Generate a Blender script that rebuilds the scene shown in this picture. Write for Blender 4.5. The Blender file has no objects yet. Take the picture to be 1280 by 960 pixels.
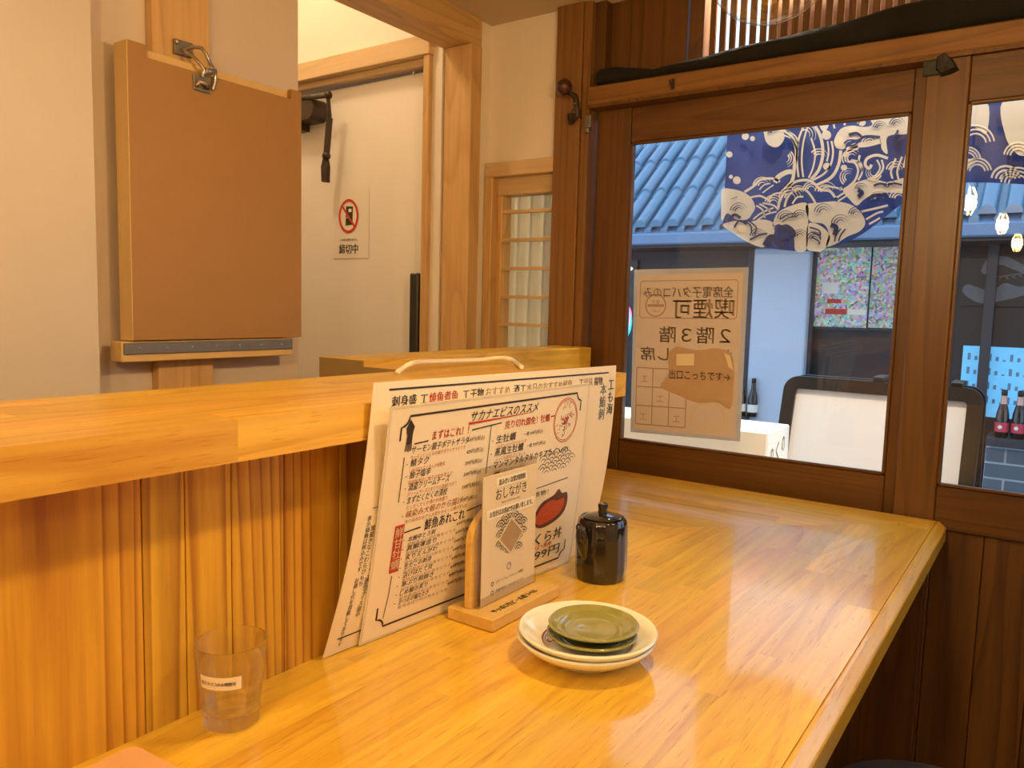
import bpy, bmesh, math, random
from mathutils import Vector, Matrix
random.seed(7)
SC = bpy.context.scene
COL = SC.collection
R = math.radians
PI = math.pi
LIFT = 1.38            # the scene is laid out around the camera's eye, then lifted so the floor is z = 0

# ---------------------------------------------------------------- camera
FPX = 972.0
def _n(v): return Vector(v).normalized()
AXY = _n((1328-640, 480-401, FPX))
AXX = _n((748+640, -(480-345), -FPX)); AXX = (AXX-AXY*AXX.dot(AXY)).normalized()
AXZ = AXY.cross(AXX)
if AXZ.y < 0: AXZ = -AXZ
cam = bpy.data.cameras.new('camera'); camo = bpy.data.objects.new('camera', cam); COL.objects.link(camo)
cam.sensor_width = 36; cam.lens = FPX/1280*36; cam.clip_start = .02; cam.clip_end = 200
right = Vector((AXX.x, AXY.x, AXZ.x)); up = Vector((AXX.y, AXY.y, AXZ.y)); fwd = Vector((AXX.z, AXY.z, AXZ.z))
m = Matrix((right, up, -fwd)).transposed().to_4x4(); camo.matrix_world = m
SC.camera = camo
def ray(x, y):
    d = Vector((x-640, 480-y, FPX)); return Vector((d.dot(AXX), d.dot(AXY), d.dot(AXZ)))
def onx(x, y, X): r = ray(x, y); return r*(X/r.x)
def ony(x, y, Y): r = ray(x, y); return r*(Y/r.y)
def onz(x, y, z): r = ray(x, y); return r*(z/r.z)

# ---------------------------------------------------------------- world, exposure
w = bpy.data.worlds.new('world'); SC.world = w; w.use_nodes = True
bg = w.node_tree.nodes['Background']
bg.inputs[0].default_value = (.50, .73, 1.0, 1); bg.inputs[1].default_value = 2.4
vs = SC.view_settings
vs.view_transform = 'Standard'; vs.look = 'None'; vs.gamma = 1; vs.use_curve_mapping = False; vs.exposure = 0.0
SC.cycles.transparent_max_bounces = 24
BULB_W = 13.5           # each pendant bulb
SPOT_W = 4.6            # kitchen spotlight
HALL_W = 10             # hallway lamp
ROOM_FILL_W = 3            # two unseen fill panels under the ceiling
CURTAIN_FILL_W = 60            # added unseen fill lights over the street curtain
STREET_FILL_W = 95          # added unseen fill light for the A-board
WARM = (1.0, .69, .34)

# ---------------------------------------------------------------- materials
MATS = {}
def newmat(name):
    mt = bpy.data.materials.new(name); mt.use_nodes = True; MATS[name] = mt
    nt = mt.node_tree; b = nt.nodes['Principled BSDF']
    return mt, nt, b
def plain(name, col, rough=.5, metal=0, noise=0, nscale=30, bump=0, spec=.5, coat=0, emit=None, es=0, trans=0):
    mt, nt, b = newmat(name); N = nt.nodes; L = nt.links
    b.inputs['Base Color'].default_value = (*col, 1); b.inputs['Roughness'].default_value = rough
    b.inputs['Metallic'].default_value = metal; b.inputs['Specular IOR Level'].default_value = spec
    b.inputs['Coat Weight'].default_value = coat; b.inputs['Coat Roughness'].default_value = .08
    b.inputs['Transmission Weight'].default_value = trans
    if emit: b.inputs['Emission Color'].default_value = (*emit, 1); b.inputs['Emission Strength'].default_value = es
    if noise or bump:
        tc = N.new('ShaderNodeTexCoord'); nz = N.new('ShaderNodeTexNoise'); nz.inputs['Scale'].default_value = nscale; nz.inputs['Detail'].default_value = 5
        L.new(tc.outputs['Object'], nz.inputs['Vector'])
        if noise:
            mr = N.new('ShaderNodeMapRange'); mr.inputs[3].default_value = 1-noise; mr.inputs[4].default_value = 1+noise
            hs = N.new('ShaderNodeHueSaturation'); hs.inputs['Color'].default_value = (*col, 1)
            L.new(nz.outputs['Fac'], mr.inputs[0]); L.new(mr.outputs[0], hs.inputs['Value']); L.new(hs.outputs[0], b.inputs['Base Color'])
        if bump:
            bp = N.new('ShaderNodeBump'); bp.inputs['Strength'].default_value = bump; bp.inputs['Distance'].default_value = .004
            L.new(nz.outputs['Fac'], bp.inputs['Height']); L.new(bp.outputs[0], b.inputs['Normal'])
    return mt
def wood(name, light, dark, axis, rings=22, low=5.0, stretch=.14, sharp=.62, ringmix=.7, rough=.4, tint=.16, coat=0.0, pores=.35, fine=90, hue=.0):
    """axis: 0/1/2, the way the grain runs. Ring lines are contour lines of a stretched noise field."""
    mt, nt, b = newmat(name); N = nt.nodes; L = nt.links
    tc = N.new('ShaderNodeTexCoord'); oi = N.new('ShaderNodeObjectInfo')
    off = N.new('ShaderNodeVectorMath'); off.operation = 'MULTIPLY_ADD'
    cb = N.new('ShaderNodeCombineXYZ')
    for i in range(3): L.new(oi.outputs['Random'], cb.inputs[i])
    L.new(cb.outputs[0], off.inputs[0]); off.inputs[1].default_value = (17, 23, 31); L.new(tc.outputs['Object'], off.inputs[2])
    def mapped(across, along):
        mp = N.new('ShaderNodeMapping'); s = [across]*3; s[axis] = along; mp.inputs['Scale'].default_value = s
        L.new(off.outputs[0], mp.inputs['Vector']); return mp
    n1 = N.new('ShaderNodeTexNoise'); n1.inputs['Scale'].default_value = 1; n1.inputs['Detail'].default_value = 1.2
    L.new(mapped(low, low*stretch).outputs[0], n1.inputs['Vector'])
    mu = N.new('ShaderNodeMath'); mu.operation = 'MULTIPLY'; mu.inputs[1].default_value = rings; L.new(n1.outputs['Fac'], mu.inputs[0])
    fr = N.new('ShaderNodeMath'); fr.operation = 'FRACT'; L.new(mu.outputs[0], fr.inputs[0])
    rp = N.new('ShaderNodeValToRGB'); e = rp.color_ramp.elements
    e[0].position = 0; e[0].color = (0, 0, 0, 1); e[1].position = sharp; e[1].color = (.25, .25, .25, 1)
    k = e.new(.92); k.color = (1, 1, 1, 1); k = e.new(1.0); k.color = (0, 0, 0, 1)
    L.new(fr.outputs[0], rp.inputs[0])
    n2 = N.new('ShaderNodeTexNoise'); n2.inputs['Scale'].default_value = 1; n2.inputs['Detail'].default_value = 4
    L.new(mapped(fine, fine*.045).outputs[0], n2.inputs['Vector'])
    n3 = N.new('ShaderNodeTexNoise'); n3.inputs['Scale'].default_value = 1; n3.inputs['Detail'].default_value = 2
    L.new(mapped(fine*5, fine*.28).outputs[0], n3.inputs['Vector'])
    r3 = N.new('ShaderNodeMapRange'); r3.inputs[1].default_value = .60; r3.inputs[2].default_value = .72; L.new(n3.outputs['Fac'], r3.inputs[0])
    a1 = N.new('ShaderNodeMath'); a1.operation = 'MULTIPLY'; a1.inputs[1].default_value = ringmix; L.new(rp.outputs[0], a1.inputs[0])
    r2 = N.new('ShaderNodeMapRange'); r2.inputs[1].default_value = .3; r2.inputs[2].default_value = .75; r2.inputs[3].default_value = 0; r2.inputs[4].default_value = .55
    L.new(n2.outputs['Fac'], r2.inputs[0])
    a2 = N.new('ShaderNodeMath'); a2.operation = 'ADD'; L.new(a1.outputs[0], a2.inputs[0]); L.new(r2.outputs[0], a2.inputs[1])
    a3 = N.new('ShaderNodeMath'); a3.operation = 'MULTIPLY_ADD'; a3.inputs[1].default_value = pores; L.new(r3.outputs[0], a3.inputs[0]); L.new(a2.outputs[0], a3.inputs[2]); a3.use_clamp = True
    mx = N.new('ShaderNodeMix'); mx.data_type = 'RGBA'; mx.inputs[6].default_value = (*light, 1); mx.inputs[7].default_value = (*dark, 1)
    L.new(a3.outputs[0], mx.inputs[0])
    hs = N.new('ShaderNodeHueSaturation'); mr = N.new('ShaderNodeMapRange'); mr.inputs[3].default_value = 1-tint; mr.inputs[4].default_value = 1+tint
    L.new(oi.outputs['Random'], mr.inputs[0]); L.new(mr.outputs[0], hs.inputs['Value']); L.new(mx.outputs[2], hs.inputs['Color'])
    if hue:
        mh = N.new('ShaderNodeMapRange'); mh.inputs[3].default_value = .5+hue; mh.inputs[4].default_value = .5-hue
        fx = N.new('ShaderNodeMath'); fx.operation = 'FRACT'; f2 = N.new('ShaderNodeMath'); f2.operation = 'MULTIPLY'; f2.inputs[1].default_value = 7.3
        L.new(oi.outputs['Random'], f2.inputs[0]); L.new(f2.outputs[0], fx.inputs[0]); L.new(fx.outputs[0], mh.inputs[0]); L.new(mh.outputs[0], hs.inputs['Hue'])
    L.new(hs.outputs[0], b.inputs['Base Color'])
    b.inputs['Roughness'].default_value = rough; b.inputs['Coat Weight'].default_value = coat; b.inputs['Coat Roughness'].default_value = .075
    bp = N.new('ShaderNodeBump'); bp.inputs['Strength'].default_value = .12; bp.inputs['Distance'].default_value = .001
    L.new(a3.outputs[0], bp.inputs['Height']); bp.invert = True; L.new(bp.outputs[0], b.inputs['Normal'])
    return mt
CT = ((.86, .555, .058), (.57, .27, .017))
wood('counter_y', *CT, 1, rings=9, low=7, ringmix=.35, pores=.55, rough=.33, tint=.13, coat=.6, hue=.006)
wood('counter_x', *CT, 0, rings=9, low=7, ringmix=.35, pores=.55, rough=.33, tint=.13, coat=.6, hue=.006)
wood('ledge_y', (.82, .50, .070), (.54, .25, .018), 1, rings=10, low=7, ringmix=.4, rough=.4, tint=.1, coat=.12, pores=.5, hue=.008)
wood('cedar_z', (.72, .41, .034), (.36, .14, .008), 2, rings=24, low=6, stretch=.04, ringmix=.8, rough=.5, tint=.10, pores=.1, hue=.007)
FR = ((.140, .058, .0105), (.075, .027, .0045))
PO = ((.27, .125, .028), (.15, .06, .011))
wood('post_z', *PO, 2, rings=14, low=9, stretch=.035, ringmix=.55, rough=.5, tint=.08, pores=.15)
wood('lintel_x', *PO, 0, rings=14, low=9, stretch=.035, ringmix=.5, rough=.5, tint=.08, pores=.15)
wood('frame_z', *FR, 2, rings=14, low=9, stretch=.035, ringmix=.55, rough=.42, tint=.1, pores=.15)
wood('frame_x', *FR, 0, rings=14, low=9, stretch=.035, ringmix=.55, rough=.42, tint=.1, pores=.15)
wood('dark_z', (.15, .062, .008), (.075, .028, .003), 2, rings=12, low=6, ringmix=.7, rough=.5, tint=.16, pores=.1)
wood('pale_y', (.72, .47, .20), (.52, .30, .10), 1, rings=8, low=8, ringmix=.45, rough=.5, tint=.06, pores=.15)
wood('pale_z', (.72, .46, .19), (.52, .29, .09), 2, rings=8, low=8, ringmix=.45, rough=.5, tint=.06, pores=.15)
wood('pale_x', (.70, .50, .27), (.56, .37, .17), 0, rings=8, low=8, ringmix=.4, rough=.5, tint=.06, pores=.15)
wood('stand_y', (.78, .52, .16), (.58, .34, .07), 1, rings=5, low=9, ringmix=.3, rough=.45, tint=.05, pores=.2)
wood('slat_z', (.15, .066, .02), (.08, .032, .008), 2, rings=9, low=8, ringmix=.6, rough=.5, tint=.15, pores=.1)
wood('street_pole', (.50, .34, .18), (.3, .19, .09), 2, rings=9, low=8, ringmix=.6, rough=.6, tint=.1, pores=.1)
plain('plaster', (.86, .77, .65), .85, noise=.05, nscale=6, bump=.12)
plain('plaster_warm', (.68, .61, .52), .85, noise=.06, nscale=5, bump=.15)
plain('plaster_grey', (.70, .59, .47), .85, noise=.05, nscale=6, bump=.12)
plain('ceiling_paint', (.62, .50, .36), .9, noise=.04, nscale=5)
plain('floor_tile', (.16, .12, .09), .6, noise=.1, nscale=8)
plain('white_door', (.88, .82, .74), .5, noise=.015, nscale=4)
plain('mdf', (.40, .21, .062), .6, noise=.04, nscale=14)
plain('mdf_edge', (.74, .50, .20), .6, noise=.05, nscale=40)
plain('brown_board', (.30, .16, .065), .6, noise=.05, nscale=14)
plain('olive_end', (.30, .20, .07), .55, noise=.08, nscale=60)
plain('steel', (.55, .52, .47), .28, metal=1, noise=.05, nscale=50)
plain('dull_steel', (.26, .24, .20), .5, metal=.8, noise=.15, nscale=60)
plain('black_metal', (.028, .025, .020), .4, noise=.1, nscale=50)
plain('bronze', (.055, .035, .022), .35, metal=.3, noise=.2, nscale=60)
plain('hook_ball', (.055, .018, .010), .22, noise=.2, nscale=60, coat=.4)
plain('black_cloth', (.006, .005, .0045), .95, noise=.3, nscale=80, bump=.4)
plain('black_tape', (.015, .014, .013), .55, noise=.2, nscale=90, bump=.3)
plain('paper', (.88, .79, .64), .35, noise=.015, nscale=5, coat=.25)
plain('paper_back', (.88, .77, .58), .35, noise=.02, nscale=5, coat=.25)
plain('laminate_edge', (.74, .66, .54), .25, noise=.02, nscale=40, coat=.4)
plain('card_paper', (.76, .64, .45), .4, noise=.02, nscale=9)
plain('label_paper', (.88, .80, .63), .5, noise=.02, nscale=30)
plain('ink', (.035, .022, .022), .6, noise=.1, nscale=60)
plain('ink_red', (.52, .045, .02), .6, noise=.1, nscale=60)
plain('ink_orange', (.50, .17, .06), .6, noise=.1, nscale=60)
plain('ink_navy', (.05, .045, .10), .6, noise=.1, nscale=60)
plain('ink_brown', (.44, .32, .23), .6, noise=.1, nscale=60)
plain('ink_teal', (.16, .20, .20), .6, noise=.1, nscale=60)
plain('print_tan', (.40, .27, .14), .6, noise=.35, nscale=700)
plain('dish_red', (.50, .085, .03), .5, noise=.5, nscale=260)
plain('dish_dark', (.13, .045, .035), .5, noise=.4, nscale=160)
plain('soy_glaze', (.016, .011, .009), .12, noise=.35, nscale=40, coat=.6)
plain('plate_white', (.90, .89, .76), .16, noise=.03, nscale=30, coat=.4)
plain('plate_mark', (.30, .055, .06), .3, noise=.1, nscale=60)
plain('green_glaze', (.30, .285, .075), .10, noise=.30, nscale=45, bump=.15, coat=.6)
plain('green_under', (.10, .10, .040), .3, noise=.3, nscale=45, coat=.2)
plain('cable', (.88, .80, .62), .4, noise=.02, nscale=30)
plain('leather', (.76, .44, .21), .55, noise=.05, nscale=60)
plain('stool_vinyl', (.075, .065, .06), .45, noise=.1, nscale=60)
plain('kraft', (.50, .35, .24), .75, noise=.10, nscale=25, bump=.5)
plain('tape_clear', (.80, .68, .52), .2, noise=.05, nscale=40)
plain('sign_red', (.60, .035, .02), .5, noise=.03, nscale=40)
plain('sign_green', (.015, .035, .012), .5, noise=.05, nscale=40)
plain('sign_white', (.86, .80, .70), .5, noise=.01, nscale=40)
plain('bulb_brass', (.45, .30, .10), .3, metal=1, noise=.05, nscale=60)
plain('filament', (1, .7, .3), .5, emit=(1.0, .62, .20), es=70, noise=.01)
plain('lamp_white', (1, .9, .75), .5, emit=(1, .72, .40), es=14, noise=.01)
# street
plain('asphalt', (.16, .17, .18), .8, noise=.2, nscale=25)
plain('roof_blue', (.105, .21, .33), .35, noise=.12, nscale=9, coat=.2)
plain('gutter_blue', (.16, .26, .42), .5, noise=.08, nscale=9)
plain('facade_dark', (.013, .013, .017), .5, noise=.25, nscale=6)
plain('facade_trim', (.035, .035, .045), .5, noise=.1, nscale=8)
plain('pillar_white', (.52, .58, .70), .6, noise=.05, nscale=3)
plain('slate_brick', (.10, .13, .17), .45, noise=.2, nscale=12)
plain('mortar', (.60, .66, .72), .8, noise=.05, nscale=40)
plain('bottle_glass', (.012, .008, .006), .08, noise=.1, nscale=30, coat=.5)
plain('label_pink', (.60, .045, .09), .5, noise=.05, nscale=60)
plain('foil_pink', (.70, .38, .30), .35, metal=.5, noise=.05, nscale=60)
plain('board_frame', (.009, .007, .006), .35, noise=.1, nscale=40)
plain('board_white', (.88, .81, .74), .4, noise=.02, nscale=4)
plain('street_box_glow', (.88, .86, .80), .45, noise=.02, nscale=6, emit=(1, .74, .46), es=.45)  # faint warm glow added to lift the box's brightness
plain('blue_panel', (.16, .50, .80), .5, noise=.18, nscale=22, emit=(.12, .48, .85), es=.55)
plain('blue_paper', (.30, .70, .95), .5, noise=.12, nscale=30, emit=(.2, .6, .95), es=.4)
plain('noren_navy', (.020, .032, .135), .8, noise=.08, nscale=8)
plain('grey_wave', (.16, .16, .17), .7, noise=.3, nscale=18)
plain('neon', (.9, 1, .95), .5, emit=(.75, 1, .9), es=2.2, noise=.01)
plain('neon_pink', (1, .4, .6), .5, emit=(1, .25, .5), es=1.2, noise=.01)
plain('neon_teal', (.2, .8, .8), .5, emit=(.1, .7, .8), es=.8, noise=.01)
plain('building_out', (.34, .35, .37), .8, noise=.05, nscale=3)

def glassmat(name, tint=(1, 1, 1), base=.04, edge=.9, rough=.0, haze=0):
    mt, nt, b = newmat(name); N = nt.nodes; L = nt.links; out = N['Material Output']; N.remove(b)
    tr = N.new('ShaderNodeBsdfTransparent'); tr.inputs[0].default_value = (*tint, 1)
    gl = N.new('ShaderNodeBsdfGlossy'); gl.inputs['Roughness'].default_value = rough
    lw = N.new('ShaderNodeLayerWeight'); lw.inputs[0].default_value = .5
    pw = N.new('ShaderNodeMath'); pw.operation = 'POWER'; pw.inputs[1].default_value = 4; L.new(lw.outputs['Facing'], pw.inputs[0])
    ma = N.new('ShaderNodeMath'); ma.operation = 'MULTIPLY_ADD'; ma.inputs[1].default_value = edge; ma.inputs[2].default_value = base; L.new(pw.outputs[0], ma.inputs[0])
    mx = N.new('ShaderNodeMixShader'); L.new(ma.outputs[0], mx.inputs[0]); L.new(tr.outputs[0], mx.inputs[1]); L.new(gl.outputs[0], mx.inputs[2])
    L.new(mx.outputs[0], out.inputs[0])
    return mt
glassmat('window_glass', (.96, .97, .97), .035, .8)
glassmat('bulb_glass', (1, .97, .90), .05, .8)
glassmat('acrylic', (.93, .91, .87), .05, .8)
mt, nt, b = newmat('tumbler_glass'); N = nt.nodes; L = nt.links; out = N['Material Output']; N.remove(b)
g1 = N.new('ShaderNodeBsdfGlass'); g1.inputs['IOR'].default_value = 1.42; g1.inputs['Roughness'].default_value = 0
t1 = N.new('ShaderNodeBsdfTransparent'); mx = N.new('ShaderNodeMixShader'); mx.inputs[0].default_value = .6
L.new(t1.outputs[0], mx.inputs[1]); L.new(g1.outputs[0], mx.inputs[2]); L.new(mx.outputs[0], out.inputs[0])
def translucent(name, col, k=.5, noise=0, nscale=10):
    mt, nt, b = newmat(name); N = nt.nodes; L = nt.links; out = N['Material Output']
    b.inputs['Base Color'].default_value = (*col, 1); b.inputs['Roughness'].default_value = .8
    tl = N.new('ShaderNodeBsdfTranslucent'); tl.inputs[0].default_value = (*col, 1)
    mx = N.new('ShaderNodeMixShader'); mx.inputs[0].default_value = k
    if noise:
        tc = N.new('ShaderNodeTexCoord'); nz = N.new('ShaderNodeTexNoise'); nz.inputs['Scale'].default_value = nscale
        mr = N.new('ShaderNodeMapRange'); mr.inputs[3].default_value = 1-noise; mr.inputs[4].default_value = 1+noise
        hs = N.new('ShaderNodeHueSaturation'); hs.inputs['Color'].default_value = (*col, 1)
        L.new(tc.outputs['Object'], nz.inputs[0]); L.new(nz.outputs['Fac'], mr.inputs[0]); L.new(mr.outputs[0], hs.inputs['Value'])
        L.new(hs.outputs[0], b.inputs['Base Color']); L.new(hs.outputs[0], tl.inputs[0])
    L.new(b.outputs[0], mx.inputs[1]); L.new(tl.outputs[0], mx.inputs[2]); L.new(mx.outputs[0], out.inputs[0])
translucent('noren_cream', (.90, .85, .72), .5, .03)
translucent('noren_blue', (.020, .046, .175), .5, .06)
translucent('noren_header', (.30, .20, .15), .4, .05)
translucent('notice_paper', (.88, .80, .76), .45, .03)
translucent('notice_film', (.66, .64, .60), .5, .03)
translucent('curtain', (.80, .72, .56), .5, .05)
# posters: thousands of little coloured blobs
def posterm(name, sc, dark):
    mt, nt, b = newmat(name); N = nt.nodes; L = nt.links
    tc = N.new('ShaderNodeTexCoord'); vo = N.new('ShaderNodeTexVoronoi'); vo.inputs['Scale'].default_value = sc
    L.new(tc.outputs['Object'], vo.inputs['Vector'])
    hs = N.new('ShaderNodeHueSaturation'); hs.inputs['Saturation'].default_value = .75; hs.inputs['Value'].default_value = dark
    L.new(vo.outputs['Color'], hs.inputs['Color']); L.new(hs.outputs[0], b.inputs['Base Color'])
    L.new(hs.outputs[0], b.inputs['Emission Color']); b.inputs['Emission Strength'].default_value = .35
posterm('poster_crowd', 62, .62)
posterm('poster_strip', 75, .55)

# ---------------------------------------------------------------- geometry helpers
ORG = {}
class G:
    def __init__(s): s.v = []; s.f = []
    def add(s, vs, fs):
        o = len(s.v); s.v += [tuple(p) for p in vs]; s.f += [tuple(i+o for i in f) for f in fs]; return s
    def box(s, x0, x1, y0, y1, z0, z1):
        return s.add([(x0, y0, z0), (x1, y0, z0), (x1, y1, z0), (x0, y1, z0), (x0, y0, z1), (x1, y0, z1), (x1, y1, z1), (x0, y1, z1)],
                     [(3, 2, 1, 0), (4, 5, 6, 7), (0, 1, 5, 4), (1, 2, 6, 5), (2, 3, 7, 6), (3, 0, 4, 7)])
    def prism(s, poly, fn0, fn1):
        n = len(poly)
        return s.add([fn0(*p) for p in poly]+[fn1(*p) for p in poly],
                     [tuple(range(n))[::-1], tuple(range(n, 2*n))]+[(i, (i+1) % n, n+(i+1) % n, n+i) for i in range(n)])
    def prism_z(s, poly, z0, z1): return s.prism(poly, lambda x, y: (x, y, z0), lambda x, y: (x, y, z1))
    def prism_y(s, poly, y0, y1): return s.prism(poly, lambda x, z: (x, y0, z), lambda x, z: (x, y1, z))
    def prism_x(s, poly, x0, x1): return s.prism(poly, lambda y, z: (x0, y, z), lambda y, z: (x1, y, z))
    def lathe(s, prof, c, n=48, closed=False, axis=None, fr=None):
        vs = []; fs = []; k = len(prof)
        for i in range(n):
            a = 2*PI*i/n
            for j, (r, z) in enumerate(prof):
                rr = r*(fr(a, j) if fr else 1)
                vs.append((c[0]+rr*math.cos(a), c[1]+rr*math.sin(a), c[2]+z))
        for i in range(n):
            for j in range(k-1 if not closed else k):
                fs.append((i*k+j, ((i+1) % n)*k+j, ((i+1) % n)*k+(j+1) % k, i*k+(j+1) % k))
        return s.add(vs, fs)
    def tube(s, path, r, n=8, caps=True):
        P = [Vector(p) for p in path]; vs = []; fs = []; prev = None
        for i, p in enumerate(P):
            t = (P[min(i+1, len(P)-1)]-P[max(i-1, 0)]).normalized()
            if prev is None:
                u = t.cross(Vector((0, 0, 1)));
                if u.length < .1: u = t.cross(Vector((1, 0, 0)))
            else: u = prev-t*prev.dot(t)
            u.normalize(); prev = u; q = t.cross(u); rr = r[i] if isinstance(r, (list, tuple)) else r
            for k in range(n):
                a = 2*PI*k/n; vs.append(p+u*math.cos(a)*rr+q*math.sin(a)*rr)
        for i in range(len(P)-1):
            for k in range(n): fs.append((i*n+k, i*n+(k+1) % n, (i+1)*n+(k+1) % n, (i+1)*n+k))
        if caps: fs += [tuple(range(n))[::-1], tuple(range((len(P)-1)*n, len(P)*n))]
        return s.add(vs, fs)
    def sphere(s, c, r, n=20, m_=12, sc=(1, 1, 1)):
        prof = [(math.sin(PI*j/m_)*r+1e-6, -math.cos(PI*j/m_)*r) for j in range(m_+1)]
        vs0 = len(s.v); s.lathe(prof, (0, 0, 0), n)
        for i in range(vs0, len(s.v)):
            p = s.v[i]; s.v[i] = (c[0]+p[0]*sc[0], c[1]+p[1]*sc[1], c[2]+p[2]*sc[2])
        return s
    def grid(s, fn, nu, nv):
        vs = [fn(i/nu, j/nv) for i in range(nu+1) for j in range(nv+1)]
        return s.add(vs, [(i*(nv+1)+j, (i+1)*(nv+1)+j, (i+1)*(nv+1)+j+1, i*(nv+1)+j+1) for i in range(nu) for j in range(nv)])
    def slab(s, fn, nu, nv, thick):
        """a sheet with thickness: fn(u,v,offset)"""
        k = (nu+1)*(nv+1)
        vs = [fn(i/nu, j/nv, 0) for i in range(nu+1) for j in range(nv+1)]+[fn(i/nu, j/nv, -thick) for i in range(nu+1) for j in range(nv+1)]
        I = lambda i, j: i*(nv+1)+j
        fs = []
        for i in range(nu):
            for j in range(nv):
                q = (I(i, j), I(i+1, j), I(i+1, j+1), I(i, j+1)); fs.append(q); fs.append(tuple(k+t for t in q[::-1]))
        rim = [I(i, 0) for i in range(nu)]+[I(nu, j) for j in range(nv)]+[I(i, nv) for i in range(nu, 0, -1)]+[I(0, j) for j in range(nv, 0, -1)]
        for a, b_ in zip(rim, rim[1:]+rim[:1]): fs.append((b_, a, k+a, k+b_))
        return s.add(vs, fs)
    def build(s, name, mat, parent=None, smooth=False, bevel=0, seg=1, recalc=True, base=None):
        bm = bmesh.new(); V = [bm.verts.new(p) for p in s.v]
        for f in s.f:
            try: bm.faces.new([V[i] for i in f])
            except ValueError: pass
        bmesh.ops.remove_doubles(bm, verts=bm.verts, dist=1e-6)
        if recalc: bmesh.ops.recalc_face_normals(bm, faces=bm.faces)
        if bevel:
            ed = [e for e in bm.edges if len(e.link_faces) == 2 and e.calc_face_angle(0) > .7]
            bmesh.ops.bevel(bm, geom=ed, offset=bevel, segments=seg, affect='EDGES', profile=.5, clamp_overlap=True)
        if not base:
            xs = [v.co for v in bm.verts]
            base = Vector(((min(p.x for p in xs)+max(p.x for p in xs))/2, (min(p.y for p in xs)+max(p.y for p in xs))/2, min(p.z for p in xs)))
        base = Vector(base)
        bmesh.ops.translate(bm, verts=bm.verts, vec=-base)
        me = bpy.data.meshes.new(name); bm.to_mesh(me); bm.free()
        me.materials.append(MATS[mat])
        if smooth:
            for p in me.polygons: p.use_smooth = True
            if smooth != 'all':
                me.set_sharp_from_angle(angle=R(smooth if smooth is not True else 40))
        return link(name, me, base, parent)
def link(name, me, base, parent=None):
    o = bpy.data.objects.new(name, me); COL.objects.link(o); base = Vector(base); ORG[o] = base
    if parent: o.parent = parent; o.location = base-ORG[parent]
    else: o.location = base
    return o
def tag(o, label=None, cat=None, group=None, kind=None):
    if label: o['label'] = label
    if cat: o['category'] = cat
    if group: o['group'] = group
    if kind: o['kind'] = kind
    return o
def thing(name, label, cat, loc, group=None, kind=None):
    o = bpy.data.objects.new(name, None); o.empty_display_size = .05; COL.objects.link(o); o.location = loc; ORG[o] = Vector(loc)
    return tag(o, label, cat, group, kind)
def B(*a): return G().box(*a)
def cpart(src, name, base, parent):
    """a copy sharing mesh data"""
    return link(name, src.data, base, parent)
def ctree(root, loc, label):
    r = root.copy(); COL.objects.link(r); r.location = loc; ORG[r] = Vector(loc); r['label'] = label
    for ch in list(root.children):
        c = ch.copy(); COL.objects.link(c); c.parent = r; ORG[c] = ORG[r]+ch.location
        for gch in list(ch.children):
            d = gch.copy(); COL.objects.link(d); d.parent = c
    return r
# lettering -----------------------------------------------------------
TCACHE = {}
def text2d(body, size, bold=0, alignx='LEFT', width=None, vertical=False):
    key = (body, bold, vertical)
    if key not in TCACHE:
        c = bpy.data.curves.new('lettering', 'FONT'); c.resolution_u = 2; c.size = 1; c.offset = bold
        c.body = '\n'.join(body) if vertical else body
        if vertical: c.space_line = .98; c.align_x = 'CENTER'
        o = bpy.data.objects.new('lettering', c); COL.objects.link(o)
        dg = bpy.context.evaluated_depsgraph_get(); dg.update()
        me = bpy.data.meshes.new_from_object(o.evaluated_get(dg))
        vs = [(v.co.x, v.co.y) for v in me.vertices]; fs = [tuple(p.vertices) for p in me.polygons]
        bpy.data.objects.remove(o); bpy.data.curves.remove(c); bpy.data.meshes.remove(me)
        TCACHE[key] = (vs, fs)
    vs, fs = TCACHE[key]
    if not vs: return [], []
    x0 = min(p[0] for p in vs); x1 = max(p[0] for p in vs); y1 = max(p[1] for p in vs); y0 = min(p[1] for p in vs)
    sx = sy = size
    if width:
        sx = width/(x1-x0)
    out = []
    for x, y in vs:
        X = (x-x0)*sx
        if alignx == 'CENTER': X -= (x1-x0)*sx/2
        if alignx == 'RIGHT': X -= (x1-x0)*sx
        out.append((X, (y-y1 if vertical else y)*sy))
    return out, fs
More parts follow.
